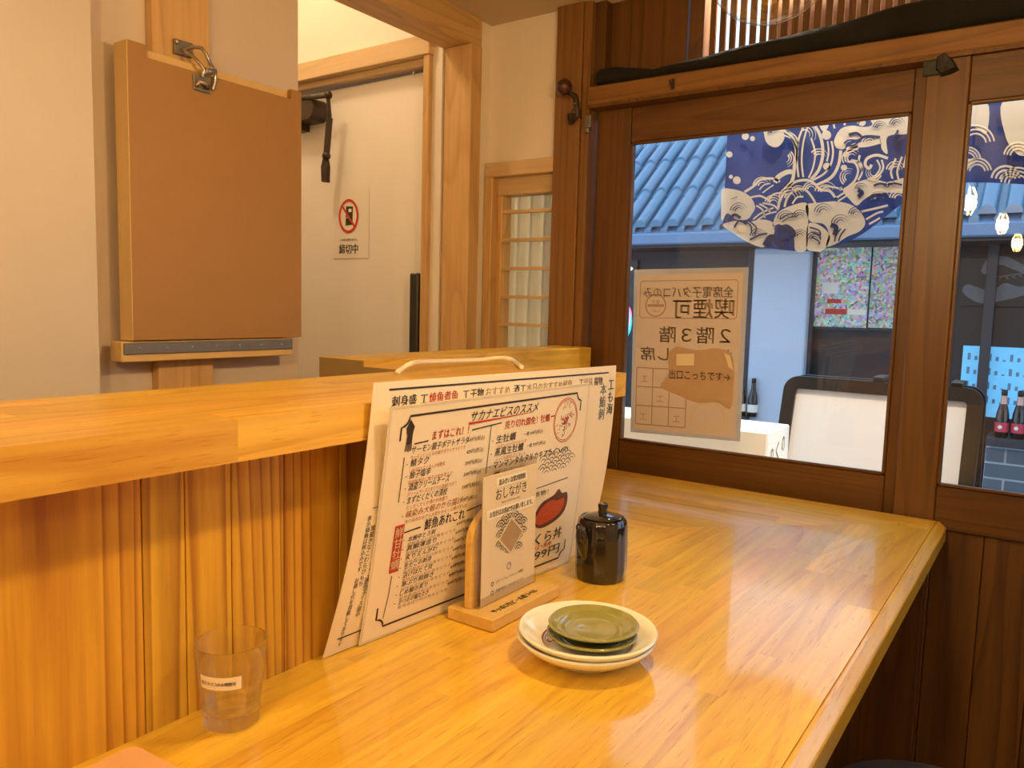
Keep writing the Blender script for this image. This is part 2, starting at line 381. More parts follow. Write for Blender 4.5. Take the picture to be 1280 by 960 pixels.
class Print:
    """flat print on a surface S(a, b, offset): collects shapes by ink and links one part for each ink"""
    def __init__(s, S, off=.0004): s.S = S; s.off = off; s.g = {}
    def _g(s, ink): return s.g.setdefault(ink, G())
    def text(s, body, a, b, size, ink='ink', slant=0, off=None, mirror=False, bold=0, **k):
        vs, fs = text2d(body, size, **k); o = s.off if off is None else off
        sg = -1 if mirror else 1
        for d in ((0,) if bold < .008 else (-bold*size*.7, bold*size*.7)):
            s._g(ink).add([s.S(a+sg*(x+slant*y)+d, b+y, o) for x, y in vs], fs)
    def poly(s, pts, ink, off=None):
        o = s.off if off is None else off
        s._g(ink).add([s.S(x, y, o) for x, y in pts], [tuple(range(len(pts)))])
    def line(s, pts, wd, ink, off=None, closed=False, taper=False):
        o = s.off if off is None else off
        P = [Vector((x, y)) for x, y in pts]
        if closed: P = P+[P[0]]
        L_, R_ = [], []
        for i, p in enumerate(P):
            if closed and i in (0, len(P)-1): t = P[1]-P[-2]
            else: t = P[min(i+1, len(P)-1)]-P[max(i-1, 0)]
            if t.length < 1e-9: t = Vector((1, 0))
            t.normalize(); n = Vector((-t.y, t.x)); hw = wd/2
            if taper: hw *= .25+.75*math.sin(PI*min(1, max(0, i/(len(P)-1)))) if taper == 1 else 1-.8*i/(len(P)-1)
            L_.append(p+n*hw); R_.append(p-n*hw)
        k = len(P)
        s._g(ink).add([s.S(p.x, p.y, o) for p in L_]+[s.S(p.x, p.y, o) for p in R_], [(i, i+1, k+i+1, k+i) for i in range(k-1)])
    def rect(s, a0, b0, a1, b1, ink, off=None): s.poly([(a0, b0), (a1, b0), (a1, b1), (a0, b1)], ink, off)
    def ring(s, a, b, ra, rb, wd, ink, off=None, n=40):
        s.line([(a+ra*math.cos(2*PI*i/n), b+rb*math.sin(2*PI*i/n)) for i in range(n)], wd, ink, off, closed=True)
    def disc(s, a, b, ra, rb, ink, off=None, n=28):
        s.poly([(a+ra*math.cos(2*PI*i/n), b+rb*math.sin(2*PI*i/n)) for i in range(n)], ink, off)
    def arc(s, a, b, r, t0, t1, wd, ink, off=None, n=14, sy=1, taper=False):
        s.line([(a+r*math.cos(t0+(t1-t0)*i/n), b+sy*r*math.sin(t0+(t1-t0)*i/n)) for i in range(n+1)], wd, ink, off, taper=taper)
    def done(s, parent, names=None):
        for ink, g in s.g.items():
            o = g.build((names or {}).get(ink, 'printing'), ink, parent, recalc=False)
            if len(g.f) > 40: o['kind'] = 'stuff'
        s.g = {}
def spline(pts, n=8):
    """smooth open curve through 2-D points"""
    P = [Vector(p) for p in pts]; out = []
    for i in range(len(P)-1):
        p0 = P[max(i-1, 0)]; p1 = P[i]; p2 = P[i+1]; p3 = P[min(i+2, len(P)-1)]
        for k in range(n):
            t = k/n
            out.append(.5*((2*p1)+(p2-p0)*t+(2*p0-5*p1+4*p2-p3)*t*t+(3*p1-p0-3*p2+p3)*t**3))
    out.append(P[-1]); return [tuple(p) for p in out]
def closed_spline(pts, n=5):
    P = [Vector(p) for p in pts]; K = len(P); out = []
    for i in range(K):
        p0, p1, p2, p3 = P[i-1], P[i], P[(i+1) % K], P[(i+2) % K]
        for k in range(n):
            t = k/n
            out.append(.5*((2*p1)+(p2-p0)*t+(2*p0-5*p1+4*p2-p3)*t*t+(3*p1-p0-3*p2+p3)*t**3))
    return [tuple(p) for p in out]

# ================================================================ THE ROOM
FL, CE, TOP = -1.38, .75, -.40          # floor, ceiling, counter top
YW = 1.744                              # face of the window wall
XW = -1.319                             # face of the left wall
def struct(o, label, cat): return tag(o, label, cat, kind='structure')
struct(B(-2.3, 1.9, -3.1, 1.95, FL-.05, FL).build('floor', 'floor_tile'), 'dark tiled floor under the bar counter', 'floor')
struct(B(-1.33, 1.9, -3.1, 1.77, CE, CE+.05).build('ceiling', 'ceiling_paint'), 'dim beige ceiling over the bar', 'ceiling')
struct(B(1.8, 1.9, -3.1, 1.9, FL, CE).build('wall_right', 'plaster'), 'cream wall right of the bar, out of view', 'wall')
struct(B(-2.3, 1.9, -3.2, -3.1, FL, 1.4).build('wall_behind', 'plaster'), 'cream wall behind the viewer', 'wall')
c372 = onx(372.5, 150, XW).y
struct(B(XW-.11, XW, -.2, c372, FL, CE).build('wall_left', 'plaster_grey'), 'beige wall behind the fold-down shelf', 'wall')
yc = onx(119, 250, -1.262).y
struct(B(-1.43, -1.262, -3.1, yc, FL, CE).build('wall_column', 'plaster_warm'), 'bright cream plaster wall at the left edge', 'wall')
# hallway behind the opening
YD = 1.66
struct(B(-2.3, -2.2, .2, YD+.1, FL, 1.4).build('wall_hall_end', 'plaster'), 'far end wall of the hallway', 'wall')
struct(B(-2.2, XW-.11, .12, .2, FL, 1.4).build('wall_hall_near', 'plaster'), 'near wall of the hallway behind the shelf wall', 'wall')
struct(B(XW-.12, XW-.02, -.2, YD+.1, CE+.05, 1.4).build('wall_hall_upper', 'plaster'), 'upper hallway wall over the wooden beam', 'wall')
struct(B(-2.3, XW, .12, YD+.1, 1.4, 1.45).build('ceiling_hall', 'plaster'), 'high hallway ceiling', 'ceiling')
dz = .667
struct(B(-2.2, XW-.02, YD, YD+.1, .72, 1.4).build('wall_hall_back', 'plaster'), 'brightly lit cream wall over the white door', 'wall')
struct(B(-2.2, -2.0605, YD+.0, YD+.1, FL, .6475).build('wall_hall_left', 'plaster'), 'narrow hallway wall left of the white door', 'wall')
# header board over the door with its casing
t = thing('trim_1', 'pale wooden casing around the white door', 'door casing', (-1.72, YD, FL), kind='structure')
B(-2.2, -1.44, YD-.035, YD+.06, dz, .72).build('header', 'pale_x', t, bevel=.002)
B(-2.2, -1.455, YD-.012, YD+.06, .648, dz).build('head_stop', 'pale_x', t, bevel=.002)
B(-1.466, -1.444, YD-.03, YD+.08, FL, dz).build('side_casing', 'pale_z', t, bevel=.002)
B(-1.444, -1.41, YD-.015, YD+.06, FL, .73).build('side_casing', 'plaster', t)
# white door
d = thing('door_1', 'white flush door in the hallway with black fittings', 'door', (-1.75, YD+.02, FL), kind='structure')
B(-2.06, -1.4665, YD+.014, YD+.05, FL+.01, .640).build('leaf', 'white_door', d, bevel=.003)
h0 = ony(522, 342, YD); h1 = ony(534, 342, YD); h2 = ony(528, 450, YD)
hb = B(h0.x, h1.x-.004, YD-.035, YD-.012, -.65, h0.z).build('pull_bar', 'black_metal', d, bevel=.004)
for zz in (h0.z-.05, -.55): B(h0.x+.006, h1.x-.010, YD-.02, YD+.018, zz-.01, zz+.01).build('bar_standoff', 'black_metal', hb)
l0 = ony(530, 281, YD); l1 = ony(537, 313, YD)
B(l0.x, -1.4668, YD-.002, YD+.016, l1.z, l0.z).build('lock_plate', 'black_metal', d, bevel=.003)
B(l0.x+.004, l0.x+.014, YD-.016, YD, l1.z+.008, l1.z+.028).build('lock_turn', 'steel', d, bevel=.002)
# small bright catch in the gap at the door head
G().lathe([(.0005, 0), (.004, 0), (.004, .008), (.0005, .008)], (ony(516, 90, YD).x, YD+.004, ony(516, 91, YD).z-.004), 12).build('ball_catch', 'steel', d)
# door closer
dc = thing('door_closer', 'dark bronze door closer with folding arm high on the white door', 'door closer', ony(392, 150, YD))
YC = YD-.035
a, b_ = ony(371, 124, YC), ony(396, 149, YC)
pts = [(a.x-.05, b_.z), (b_.x-.022, b_.z), (b_.x-.008, b_.z+.01), (b_.x, (a.z+b_.z)/2), (b_.x-.008, a.z-.014), (b_.x-.022, a.z-.006), (a.x-.05, a.z-.006)]
G().prism_y(pts, YC-.012, YD+.015).build('body', 'bronze', dc, bevel=.003)
B(a.x-.05, a.x+.004, YC-.002, YD+.0145, b_.z-.02, a.z+.004).build('mount_plate', 'bronze', dc, bevel=.002)
e0 = ony(380, 123, YC); e1 = ony(414, 121, YC); e2 = ony(408, 195, YC); e3 = ony(404, 226, YC)
G().tube([e0+Vector((0, -.012, 0)), e0.lerp(e1, .5)+Vector((0, -.016, -.003)), e1+Vector((0, -.012, 0))], [.008, .006, .006], 10).build('arm', 'bronze', dc, smooth=40)
G().sphere(e1+Vector((0, -.012, .002)), .013, 14, 8).build('elbow', 'bronze', dc, smooth=60)
G().tube([e1+Vector((0, -.012, -.005)), e1.lerp(e2, .35), e1.lerp(e2, .36), e2], [.006, .007, .0105, .010], 10).build('rod', 'bronze', dc, smooth=40)
G().sphere(e2, .013, 14, 8).build('joint', 'bronze', dc, smooth=60)
G().prism([(-.012, -.075), (.012, -.078), (.014, -.03), (.006, 0), (-.004, 0), (-.014, -.03)], lambda x, z: (e2.x+x-.008, YC-.004, e2.z+z), lambda x, z: (e2.x+x-.008, YC+.012, e2.z+z)).build('shoe', 'bronze', dc, bevel=.002)
# sign on the door
sa, sb = ony(414, 236, YD), ony(457, 322, YD)
sw_, sh_ = sb.x-sa.x, sa.z-sb.z
sg = thing('door_sign', 'small keep-shut sign with red prohibition ring taped to the white door', 'sign', (sa.x+sw_/2, YD+.013, sb.z))
SS = lambda x, y, o: (sa.x+x, YD+.012-o, sb.z+y)
G().slab(lambda u, v, o: SS(u*sw_, v*sh_, o), 1, 1, .0012).build('sheet', 'sign_white', sg)
p = Print(SS)
cx, cy = sw_*.43, sh_*.60
p.disc(cx, cy, .037, .044, 'label_paper', .0004)
p.poly([(cx-.013, cy-.028), (cx+.017, cy-.026), (cx+.019, cy+.028), (cx-.011, cy+.030)], 'sign_green', .0008)
p.rect(cx+.0, cy+.012, cx+.013, cy+.022, 'label_paper', .0011)
p.disc(cx-.006, cy-.004, .002, .002, 'label_paper', .0011)
p.ring(cx, cy, .039, .047, .0085, 'sign_red', .0012)
p.line([(cx-.027, cy+.031), (cx+.026, cy-.031)], .007, 'sign_red', .0014)
p.text('この扉は開きません', cx, .052, .009, 'ink', width=.078, alignx='CENTER', bold=.01)
p.text('締切中', cx, .016, .032, 'ink', width=.082, alignx='CENTER', bold=.035)
p.done(sg, {'sign_red': 'prohibition_ring', 'sign_green': 'door_icon', 'ink': 'lettering', 'label_paper': 'white_ground'})
# wooden opening: beam and far post
t = thing('trim_2', 'orange wooden beam and post framing the hallway opening', 'door frame', (-1.36, 1.66, FL), kind='structure')
B(-1.408, -1.312, c372+.002, 1.69, .678, CE).build('beam', 'pale_y', t, bevel=.002)
B(-1.402, -1.310, 1.645, 1.69, FL, .678).build('post', 'pale_z', t, bevel=.002)
struct(B(-1.43, -1.322, 1.69, 1.95, FL, CE).build('wall_corner', 'plaster'), 'narrow cream wall corner beside the small window', 'wall')
# back wall with the small slatted window
x0s, x1s = ony(613.7, 206, YW).x, -1.098
struct(B(-1.33, -1.05, YW, YW+.1, .384, CE).build('wall_back', 'plaster'), 'cream wall over the small slatted window', 'wall')
t = thing('window_3', 'small wooden window with thin horizontal bars by the corner', 'window', (-1.2, YW+.03, -.95), kind='structure')
zt2 = .384
B(x0s-.004, x1s, YW-.022, YW+.06, zt2-.038, zt2).build('head', 'pale_x', t, bevel=.002)
B(x0s-.004, x0s+.022, YW-.022, YW+.06, -.95, zt2-.038).build('jamb', 'pale_z', t, bevel=.002)
B(x0s+.022, x1s, YW+.004, YW+.05, zt2-.085, zt2-.038).build('top_rail', 'pale_x', t, bevel=.002)
B(x0s+.022, x0s+.038, YW+.004, YW+.05, -.95, zt2-.085).build('stile', 'pale_z', t, bevel=.002)
bar0 = None
for i, py in enumerate((266, 301, 336, 371, 405, 440, 475)):
    q = ony(629, py, YW+.02)
    if bar0 is None: bar0 = B(x0s+.036, x1s, YW+.008, YW+.022, q.z-.0045, q.z+.0045).build('bar', 'pale_x', t)
    else: cpart(bar0, 'bar', ORG[bar0]+Vector((0, 0, q.z-.0045-ORG[bar0].z)), t)
B(x0s+.036, x1s, YW+.024, YW+.028, -.95, zt2-.085).build('pane', 'window_glass', t)
cu = G().slab(lambda u, v, o: (x0s-.03+u*.30, YW+.075+.011*math.sin(u*2*PI*6.5)+.004*math.sin(u*31)-o, -.95+v*1.30), 90, 1, .002).build('curtain', 'curtain', smooth='all')
tag(cu, 'pale pleated curtain hanging behind the small slatted window', 'curtain')
# ---------------------------------------------------------------- window wall
PX0, PX1 = -1.098, -1.001
t = thing('trim_3', 'tall brown wooden post left of the sliding doors', 'post', (-1.05, YW, FL), kind='structure')
B(PX0, PX1-.022, YW-.025, YW+.12, FL, CE).build('post', 'post_z', t, bevel=.002)
B(PX1-.022, PX1, YW-.018, YW+.12, FL, CE).build('post_strip', 'post_z', t, bevel=.0015)
t = thing('trim_4', 'brown wooden lintel beam running over the sliding doors', 'lintel', (0, YW, .506), kind='structure')
B(PX1, 1.8, YW-.03, YW+.13, .4975, .541).build('lintel', 'lintel_x', t, bevel=.003)
B(PX1, 1.8, YW-.026, YW+.02, .4905, .4975).build('track', 'dark_z', t)
# transom: plain board, lattice of slats
t = thing('trim_5', 'wooden transom with a plain board and a lattice of dark vertical slats', 'transom', (0, YW+.06, .553), kind='structure')
xa = ony(860, 40, 1.78).x
B(PX1, PX1+.03, YW+.0, YW+.1, .541, CE+.35).build('side_batten', 'dark_z', t)
B(PX1+.03, xa, YW+.03, YW+.06, .541, CE+.35).build('board', 'frame_z', t, bevel=.001)
B(xa+.008, ony(882, 40, 1.78).x, YW+.025, YW+.07, .541, CE+.35).build('mullion', 'slat_z', t)
sx = ony(894, 40, 1.79).x; s0 = None; k = 0
while sx < 1.2:
    wd = .0135
    if s0 is None: s0 = B(sx-wd/2, sx+wd/2, YW+.03, YW+.038, .541, CE+.35).build('slat', 'slat_z', t)
    else: cpart(s0, 'slat', Vector((sx, ORG[s0].y, ORG[s0].z)), t)
    sx += .0232; k += 1
B(PX1, 1.8, YW+.0, YW+.11, CE+.35, CE+.4).build('head_beam', 'frame_x', t)
# sliding door leaves
GZ0, GZ1 = -.331, .406
def leaf(n, label, xs, yf, lastr):
    (a0, a1), (b0, b1) = xs
    t = thing('door_%d' % n, label, 'sliding door', ((a0+b1)/2, yf+.02, FL), kind='structure')
    B(a0, a1, yf, yf+.035, FL+.01, .4905).build('stile', 'frame_z', t, bevel=.002)
    B(b0, b1, yf, yf+.035, FL+.01, .4905).build('stile', 'frame_z', t, bevel=.002)
    B(a1, b0, yf+.004, yf+.035, GZ1, .4905).build('top_rail', 'frame_x', t, bevel=.002)
    B(a1, b0, yf+.004, yf+.035, -.418, GZ0).build('middle_rail', 'frame_x', t, bevel=.002)
    B(a1, b0, yf+.004, yf+.035, FL+.01, FL+.14).build('bottom_rail', 'frame_x', t, bevel=.002)
    x = a1; i = 0
    while x < b0-.01:
        x2 = min(b0, x+.088)
        B(x+.0006, x2-.0006, yf+.014, yf+.028, FL+.14, -.418).build('plank', 'dark_z', t, bevel=.0012); x = x2
    B(a1, b0, yf+.0285, yf+.034, FL+.14, -.418).build('back_sheet', 'dark_z', t)
    for x0, x1, z0, z1 in ((a1, a1+.007, GZ0, GZ1), (b0-.007, b0, GZ0, GZ1)):
        B(x0, x1, yf+.001, yf+.012, z0, z1).build('glazing_bead', 'frame_z', t, bevel=.0015)
    for z0, z1 in ((GZ0, GZ0+.006), (GZ1-.006, GZ1)):
        B(a1, b0, yf+.001, yf+.012, z0, z1).build('glazing_bead', 'frame_x', t, bevel=.0015)
    B(a1, b0, yf+.016, yf+.020, GZ0-.005, GZ1+.005).build('pane', 'window_glass', t)
    return t
leaf(2, 'brown sliding door leaf with the taped notice on its big pane', ((-.992, -.899), (-.277, -.245)), YW+.012, False)
leaf(3, 'brown sliding door leaf at the right edge with bottles seen through it', ((-.252, -.178), (.62, .70)), YW-.022, True)
leaf(4, 'brown sliding door leaf right of the picture edge', ((.70, .78), (1.70, 1.79)), YW+.012, True)
# black strip on the post foot
B(-.975, -.966, YW+.008, YW+.0125, -.375, -.325).build('latch_slot', 'black_metal', bpy.data.objects['door_2'])
# black cloth roll on the lintel
topp = [(741, 84), (760, 81), (800, 82), (815, 84), (845, 76), (880, 66), (930, 53), (985, 40), (1040, 26), (1090, 12), (1130, 0), (1200, -20), (1280, -40)]
botp = [(741, 108), (1280, 10)]
secs = []
for i, (px, py) in enumerate(topp):
    q = ony(px, py, YW-.035); secs.append((q.x, q.z))
secs += [(.25, .66), (.6, .655), (1.0, .65), (1.6, .64)]
def clothfn(u, v):
    f = u*(len(secs)-1); i = min(int(f), len(secs)-2); k = f-i
    x = secs[i][0]*(1-k)+secs[i+1][0]*k; zt = secs[i][1]*(1-k)+secs[i+1][1]*k
    zb = .5415; a = v*2*PI
    wob = 1+.10*math.sin(x*23+3*math.sin(a))+.06*math.sin(x*57+a*2)
    hz = (zt-zb)/2; end = min(1, .35+u*40)
    return (x, YW-.006-.032*math.cos(a)*wob*end, zb+hz-math.cos(a+PI/2)*hz*(1+.04*math.sin(x*41+2*a)))
g = G(); nu, nv = 90, 16
vs_ = [clothfn(i/nu, j/nv) for i in range(nu+1) for j in range(nv)]
g.add(vs_, [(i*nv+j, (i+1)*nv+j, (i+1)*nv+(j+1) % nv, i*nv+(j+1) % nv) for i in range(nu) for j in range(nv)]+[tuple(range(nv)), tuple(range(nu*nv, nu*nv+nv))[::-1]])
ro = g.build('rolled_curtain', 'black_cloth', smooth='all'); tag(ro, 'black cloth curtain rolled up along the lintel over the doors', 'curtain')
# black tape tuft on the middle stile
tp = thing('tape_wrap', 'crumpled black tape wrapped round the top of the middle stile', 'tape', ony(1175, 95, YW-.03))
q0, q1 = ony(1153, 96, YW-.026), ony(1176, 70, YW-.026)
B(q0.x, q1.x+.008, YW-.028, YW-.0225, q0.z, q1.z-.006).build('band', 'black_tape', tp, bevel=.001)
random.seed(3)
pp = [(1170, 70), (1180, 64), (1190, 72), (1199, 86), (1190, 91), (1176, 95), (1168, 88)]
pts = [ony(x, y, YW-.03) for x, y in pp]; cc = sum(pts, Vector())/len(pts)
g = G(); g.add([Vector((p_.x, YW-.0225, p_.z)) for p_ in pts]+[Vector((p_.x*.75+cc.x*.25, YW-.034-.012*random.random(), p_.z*.75+cc.z*.25)) for p_ in pts]+[Vector((cc.x, YW-.040, cc.z))],
               [(i, (i+1) % 7, 7+(i+1) % 7, 7+i) for i in range(7)]+[(7+i, 7+(i+1) % 7, 14) for i in range(7)]+[tuple(range(7))])
g.build('tuft', 'black_tape', tp)
# small hook under the lintel cloth
q = ony(841, 105, YW-.032)
hk = thing('curtain_hook', 'small dark metal hook on the lintel over the left pane', 'hook', q)
B(q.x-.004, q.x+.004, YW-.034, YW-.0302, q.z-.012, q.z+.012).build('plate', 'bronze', hk, bevel=.001)
G().tube([(q.x, YW-.034, q.z+.004), (q.x, YW-.046, q.z-.004), (q.x, YW-.05, q.z+.006)], .002, 8).build('prong', 'bronze', hk, smooth=True)
# coat hook with ball
ch = thing('coat_hook', 'dark metal coat hook with a brown wooden ball on the post', 'coat hook', ony(716, 155, YW-.03))
yb = YW-.07
c0 = ony(705, 109, yb)
G().sphere(c0, .0205, 24, 14).build('ball', 'hook_ball', ch, smooth=60)
h_ = [ony(711, 116, yb+.004), ony(719, 120, yb+.02), ony(721, 130, yb+.033), ony(720, 141, yb+.038), ony(717, 150, yb+.03), ony(714, 153, yb+.022), ony(712, 148, yb+.012), ony(712, 142, yb+.008)]
G().tube(h_, [.006, .0065, .0075, .008, .0075, .007, .006, .0065], 10).build('hook_arm', 'bronze', ch, smooth=60)
G().lathe([(.0005, 0), (.013, 0), (.013, .02), (.0005, .02)], (h_[3].x, h_[3].y+.004, h_[3].z-.012), 16).build('back_boss', 'bronze', ch, smooth=40)
for k_ in (2, 3): G().sphere(Vector(h_[k_])+Vector((0, -.008, 0)), .0022, 10, 6).build('screw_head', 'steel', ch, smooth=60)
q = ony(734, 155, YW-.03)
lp = thing('latch_plate', 'small grey metal keeper screwed to the post under the coat hook', 'latch', q)
B(q.x-.0085, q.x+.0085, YW-.030, YW-.0185, q.z-.010, q.z+.022).build('plate', 'dull_steel', lp, bevel=.002)
B(q.x-.005, q.x+.007, YW-.036, YW-.019, q.z-.022, q.z-.010).build('tongue', 'dull_steel', lp, bevel=.002)

# ================================================================ FOLD-DOWN SHELF on the left wall
XP, XB = XW+.022, XW+.062          # post face and board face
tag(G().box(XW+.0005, XP, onx(190, 20, XP).y-.0, onx(262, 20, XP).y, FL, CE-.001).build('wall_batten', 'pale_z', bevel=.0015), 'upright wooden batten on the wall behind the fold-up shelf', 'batten')
fs_ = thing('folding_shelf', 'brown board shelf folded up flat against the wall and latched', 'folding shelf', onx(260, 424, XB))
yl, yr = onx(163, 240, XB).y, onx(377, 260, XB).y
zt_, zb_ = onx(163, 50, XB).z, onx(164, 426, XB).z
y2, y3 = onx(184, 60, XB).y, onx(364, 112, XB).y
drop = .020
poly = [(yl, zb_), (yr, zb_), (yr, zt_-.001), (y3, zt_-.001), (y3, zt_-drop), (y2, zt_-drop), (y2, zt_), (yl, zt_)]
G().prism_x(poly, XB-.012, XB).build('panel', 'mdf', fs_, bevel=.0008)
B(XP+.001, XB-.0005, yl-.0012, yl, zb_, zt_).build('edge_band', 'mdf_edge', fs_)
B(XP+.004, XB-.0125, yl, yr, zb_, zt_-.004).build('back_batten', 'mdf_edge', fs_, bevel=.001)
# ledger under it with the piano hinge
lg = thing('shelf_ledger', 'light wooden ledger fixed under the folded shelf with a steel hinge', 'ledger', onx(255, 446, XB-.004))
yl2, yr2 = onx(152, 440, XB-.004).y, onx(366, 436, XB-.004).y
B(XW+.0225, XB-.004, yl2, yr2, zb_-.036, zb_-.002).build('ledger', 'mdf_edge', lg, bevel=.0015)
hg = B(XB-.004, XB-.0005, yl2+.003, yr2-.003, zb_-.023, zb_-.0035).build('hinge_leaf', 'dull_steel', lg, bevel=.0008)
for i in range(7):
    yy = yl2+.03+i*(yr2-yl2-.06)/6
    G().sphere((XB-.0006, yy, zb_-.013), .0022, 10, 6, sc=(.5, 1, 1)).build('screw_head', 'steel', hg, smooth=60)
# toggle latch
tl = thing('toggle_latch', 'shiny steel toggle latch holding the folded shelf to the batten', 'latch', onx(255, 118, XB))
P = lambda x, y, o=.0: tuple(onx(x, y, XB+o))
k0 = onx(217, 49, XP); k1 = onx(238, 70, XP)
pl = [(onx(217, 48, XP+.004)), (onx(240, 55, XP+.004)), (onx(240, 73, XP+.004)), (onx(217, 67, XP+.004))]
G().prism([(v_.y, v_.z) for v_ in pl], lambda y, z: (XP+.0005, y, z), lambda y, z: (XP+.008, y, z)).build('base_plate', 'dull_steel', tl, bevel=.001)
G().sphere(P(221, 52, -.03), .004, 10, 6).build('rivet', 'steel', tl, smooth=60)
G().tube([P(230, 62, -.025), P(243, 59, -.005), P(252, 60, .012), P(258, 68, .018), P(262, 79, .018), P(266, 85, .012), P(269, 90, .008), P(269, 102, .008), P(266, 112, .006)], .0032, 10).build('bail', 'steel', tl, smooth=60)
G().tube([P(232, 64, -.02), P(240, 69, -.006), P(252, 82, .010), P(255, 87, .010), P(253, 96, .006)], .0030, 10).build('bail', 'steel', tl, smooth=60)
G().tube([P(257, 88, .012), P(263, 90, .012), P(269, 89, .010)], [.005, .006, .005], 10).build('hook_bar', 'steel', tl, smooth=60)
pl = [onx(240, 92, XB), onx(262, 97, XB), onx(262, 118, XB), onx(241, 112, XB)]
G().prism([(v_.y, v_.z) for v_ in pl], lambda y, z: (XB+.0003, y, z), lambda y, z: (XB+.004, y, z)).build('catch_plate', 'dull_steel', tl, bevel=.001)
G().tube([P(246, 107, .005), P(250, 102, .012), P(257, 104, .012), P(261, 110, .005)], .0045, 10).build('catch_lip', 'steel', tl, smooth=60)
G().sphere(P(259, 109, .010), .0045, 10, 6).build('rivet', 'bronze', tl, smooth=60)
# kitchen spotlight on the ceiling: a source this room shows only by its light
sp = thing('ceiling_spotlight', 'small black ceiling spotlight over the kitchen, out of frame', 'spotlight', (-1.0, .16, .70))
G().lathe([(.001, .05), (.03, .05), (.034, .0), (.030, .0), (.026, .04), (.001, .04)], (-1.0, .16, .69), 24).build('can', 'black_metal', sp, smooth=40)
lt = bpy.data.lights.new('spot_light', 'SPOT'); lt.energy = SPOT_W; lt.color = (1, .74, .44); lt.spot_size = R(140); lt.spot_blend = .6; lt.shadow_soft_size = .02
lo = bpy.data.objects.new('spot_light', lt); COL.objects.link(lo); lo.parent = sp; lo.location = (0, 0, -.02)
# hallway lamp
hl = thing('hall_lamp', 'round hallway ceiling lamp above the opening, out of frame', 'lamp', (-1.85, 1.15, 1.36))
G().lathe([(.001, -.02), (.06, -.02), (.08, .0), (.08, .04), (.001, .04)], (-1.85, 1.15, 1.36), 24).build('shade', 'lamp_white', hl, smooth=40)
lt = bpy.data.lights.new('hall_light', 'POINT'); lt.energy = HALL_W; lt.color = (1, .77, .50); lt.shadow_soft_size = .06
lo = bpy.data.objects.new('hall_light', lt); COL.objects.link(lo); lo.parent = hl; lo.location = (0, 0, -.06)
# unseen fill-light panels under the ceiling
for i, (x, y) in enumerate(((.6, -1.2), (.9, .5))):
    pn = thing('ceiling_fill', ('unseen fill-light panel on the ceiling behind the viewer' if i == 0 else 'unseen fill-light panel on the ceiling right of the counter')+', out of frame', 'lamp', (x, y, CE-.03))
    B(x-.16, x+.16, y-.16, y+.16, CE-.025, CE-.001).build('housing', 'lamp_white', pn, bevel=.004)
    lt = bpy.data.lights.new('ceiling_fill_light', 'AREA'); lt.energy = ROOM_FILL_W/2; lt.color = (1, .70, .38); lt.size = .3
    lo = bpy.data.objects.new('ceiling_fill_light', lt); COL.objects.link(lo); lo.parent = pn; lo.location = (0, 0, -.006)

# ================================================================ THE BAR
XF = -.657                                   # bar wall face
YE = 1.185                                   # its far end
XL = -.602                                   # ledge front
ZL, ZLB = -.1085, -.148
XBK = -.860                                  # ledge back
bw = thing('bar_partition', 'upright cedar board partition between the counter and the kitchen', 'partition', (XF-.02, .5, FL))
ys = [-.72, -.60, -.47, -.33, -.20, -.06, .06, .17, .367, .409, .459, .523, .60, .70, .81, .90, 1.0, 1.09, YE]
for a_, b2 in zip(ys, ys[1:]):
    B(XF-.03, XF, a_+.0005, b2-.0005, FL, ZLB).build('board', 'cedar_z', bw, bevel=.001)
B(XF-.2, XF-.0305, -.72, YE-.001, FL, ZLB).build('core', 'cedar_z', bw)
# return of the partition round the far corner
bx_ = -.966
for i in range(3):
    xa_ = bx_+i*(XF-.2-bx_)/3; xb_ = bx_+(i+1)*(XF-.2-bx_)/3
    B(xa_+.0005, xb_-.0005, YE-.031, YE-.001, FL, ZLB).build('board', 'cedar_z', bw, bevel=.001)
# ledge of glued staves
le = thing('bar_ledge', 'thick pale wooden ledge along the top of the partition', 'ledge', ((XL+XBK)/2, .3, ZLB))
xs = [XL]
while xs[-1] > XBK+.02: xs.append(max(XBK, xs[-1]-.042))
if xs[-1] != XBK: xs[-1] = XBK
random.seed(5)
for i in range(len(xs)-1):
    y = -.75; yend = 1.197
    while y < yend-.01:
        y2_ = y+random.uniform(.35, .7)
        if yend-y2_ < .2: y2_ = yend
        G().box(xs[i+1], xs[i], y, min(yend, y2_), ZLB, ZL).build('stave', 'ledge_y', le, bevel=.00025 if i else .0)
        y = y2_
# widening behind the ledge and the low rail
sb_ = thing('back_rail', 'low wooden rail on the kitchen side behind the ledge', 'rail', (-1.02, 1.3, FL))
YO = .933
B(-.964, XBK-.001, YO, 1.215, ZL-.06, ZL-.0005).build('shelf_block', 'ledge_y', sb_, bevel=.001)
B(-1.074, -.964, YO, YW-.026, ZL-.3, -.0985).build('rail', 'ledge_y', sb_, bevel=.002)
B(-1.074, -.8615, YO-.001, YO-.0002, ZL-.3, ZL-.001).build('end_panel', 'olive_end', sb_)
B(-1.074, -.964, YO-.001, YO-.0002, ZL-.001, -.0995).build('end_panel', 'olive_end', sb_)
B(-1.06, -.966, YO+.02, YW-.03, FL, ZL-.3).build('support', 'cedar_z', sb_)
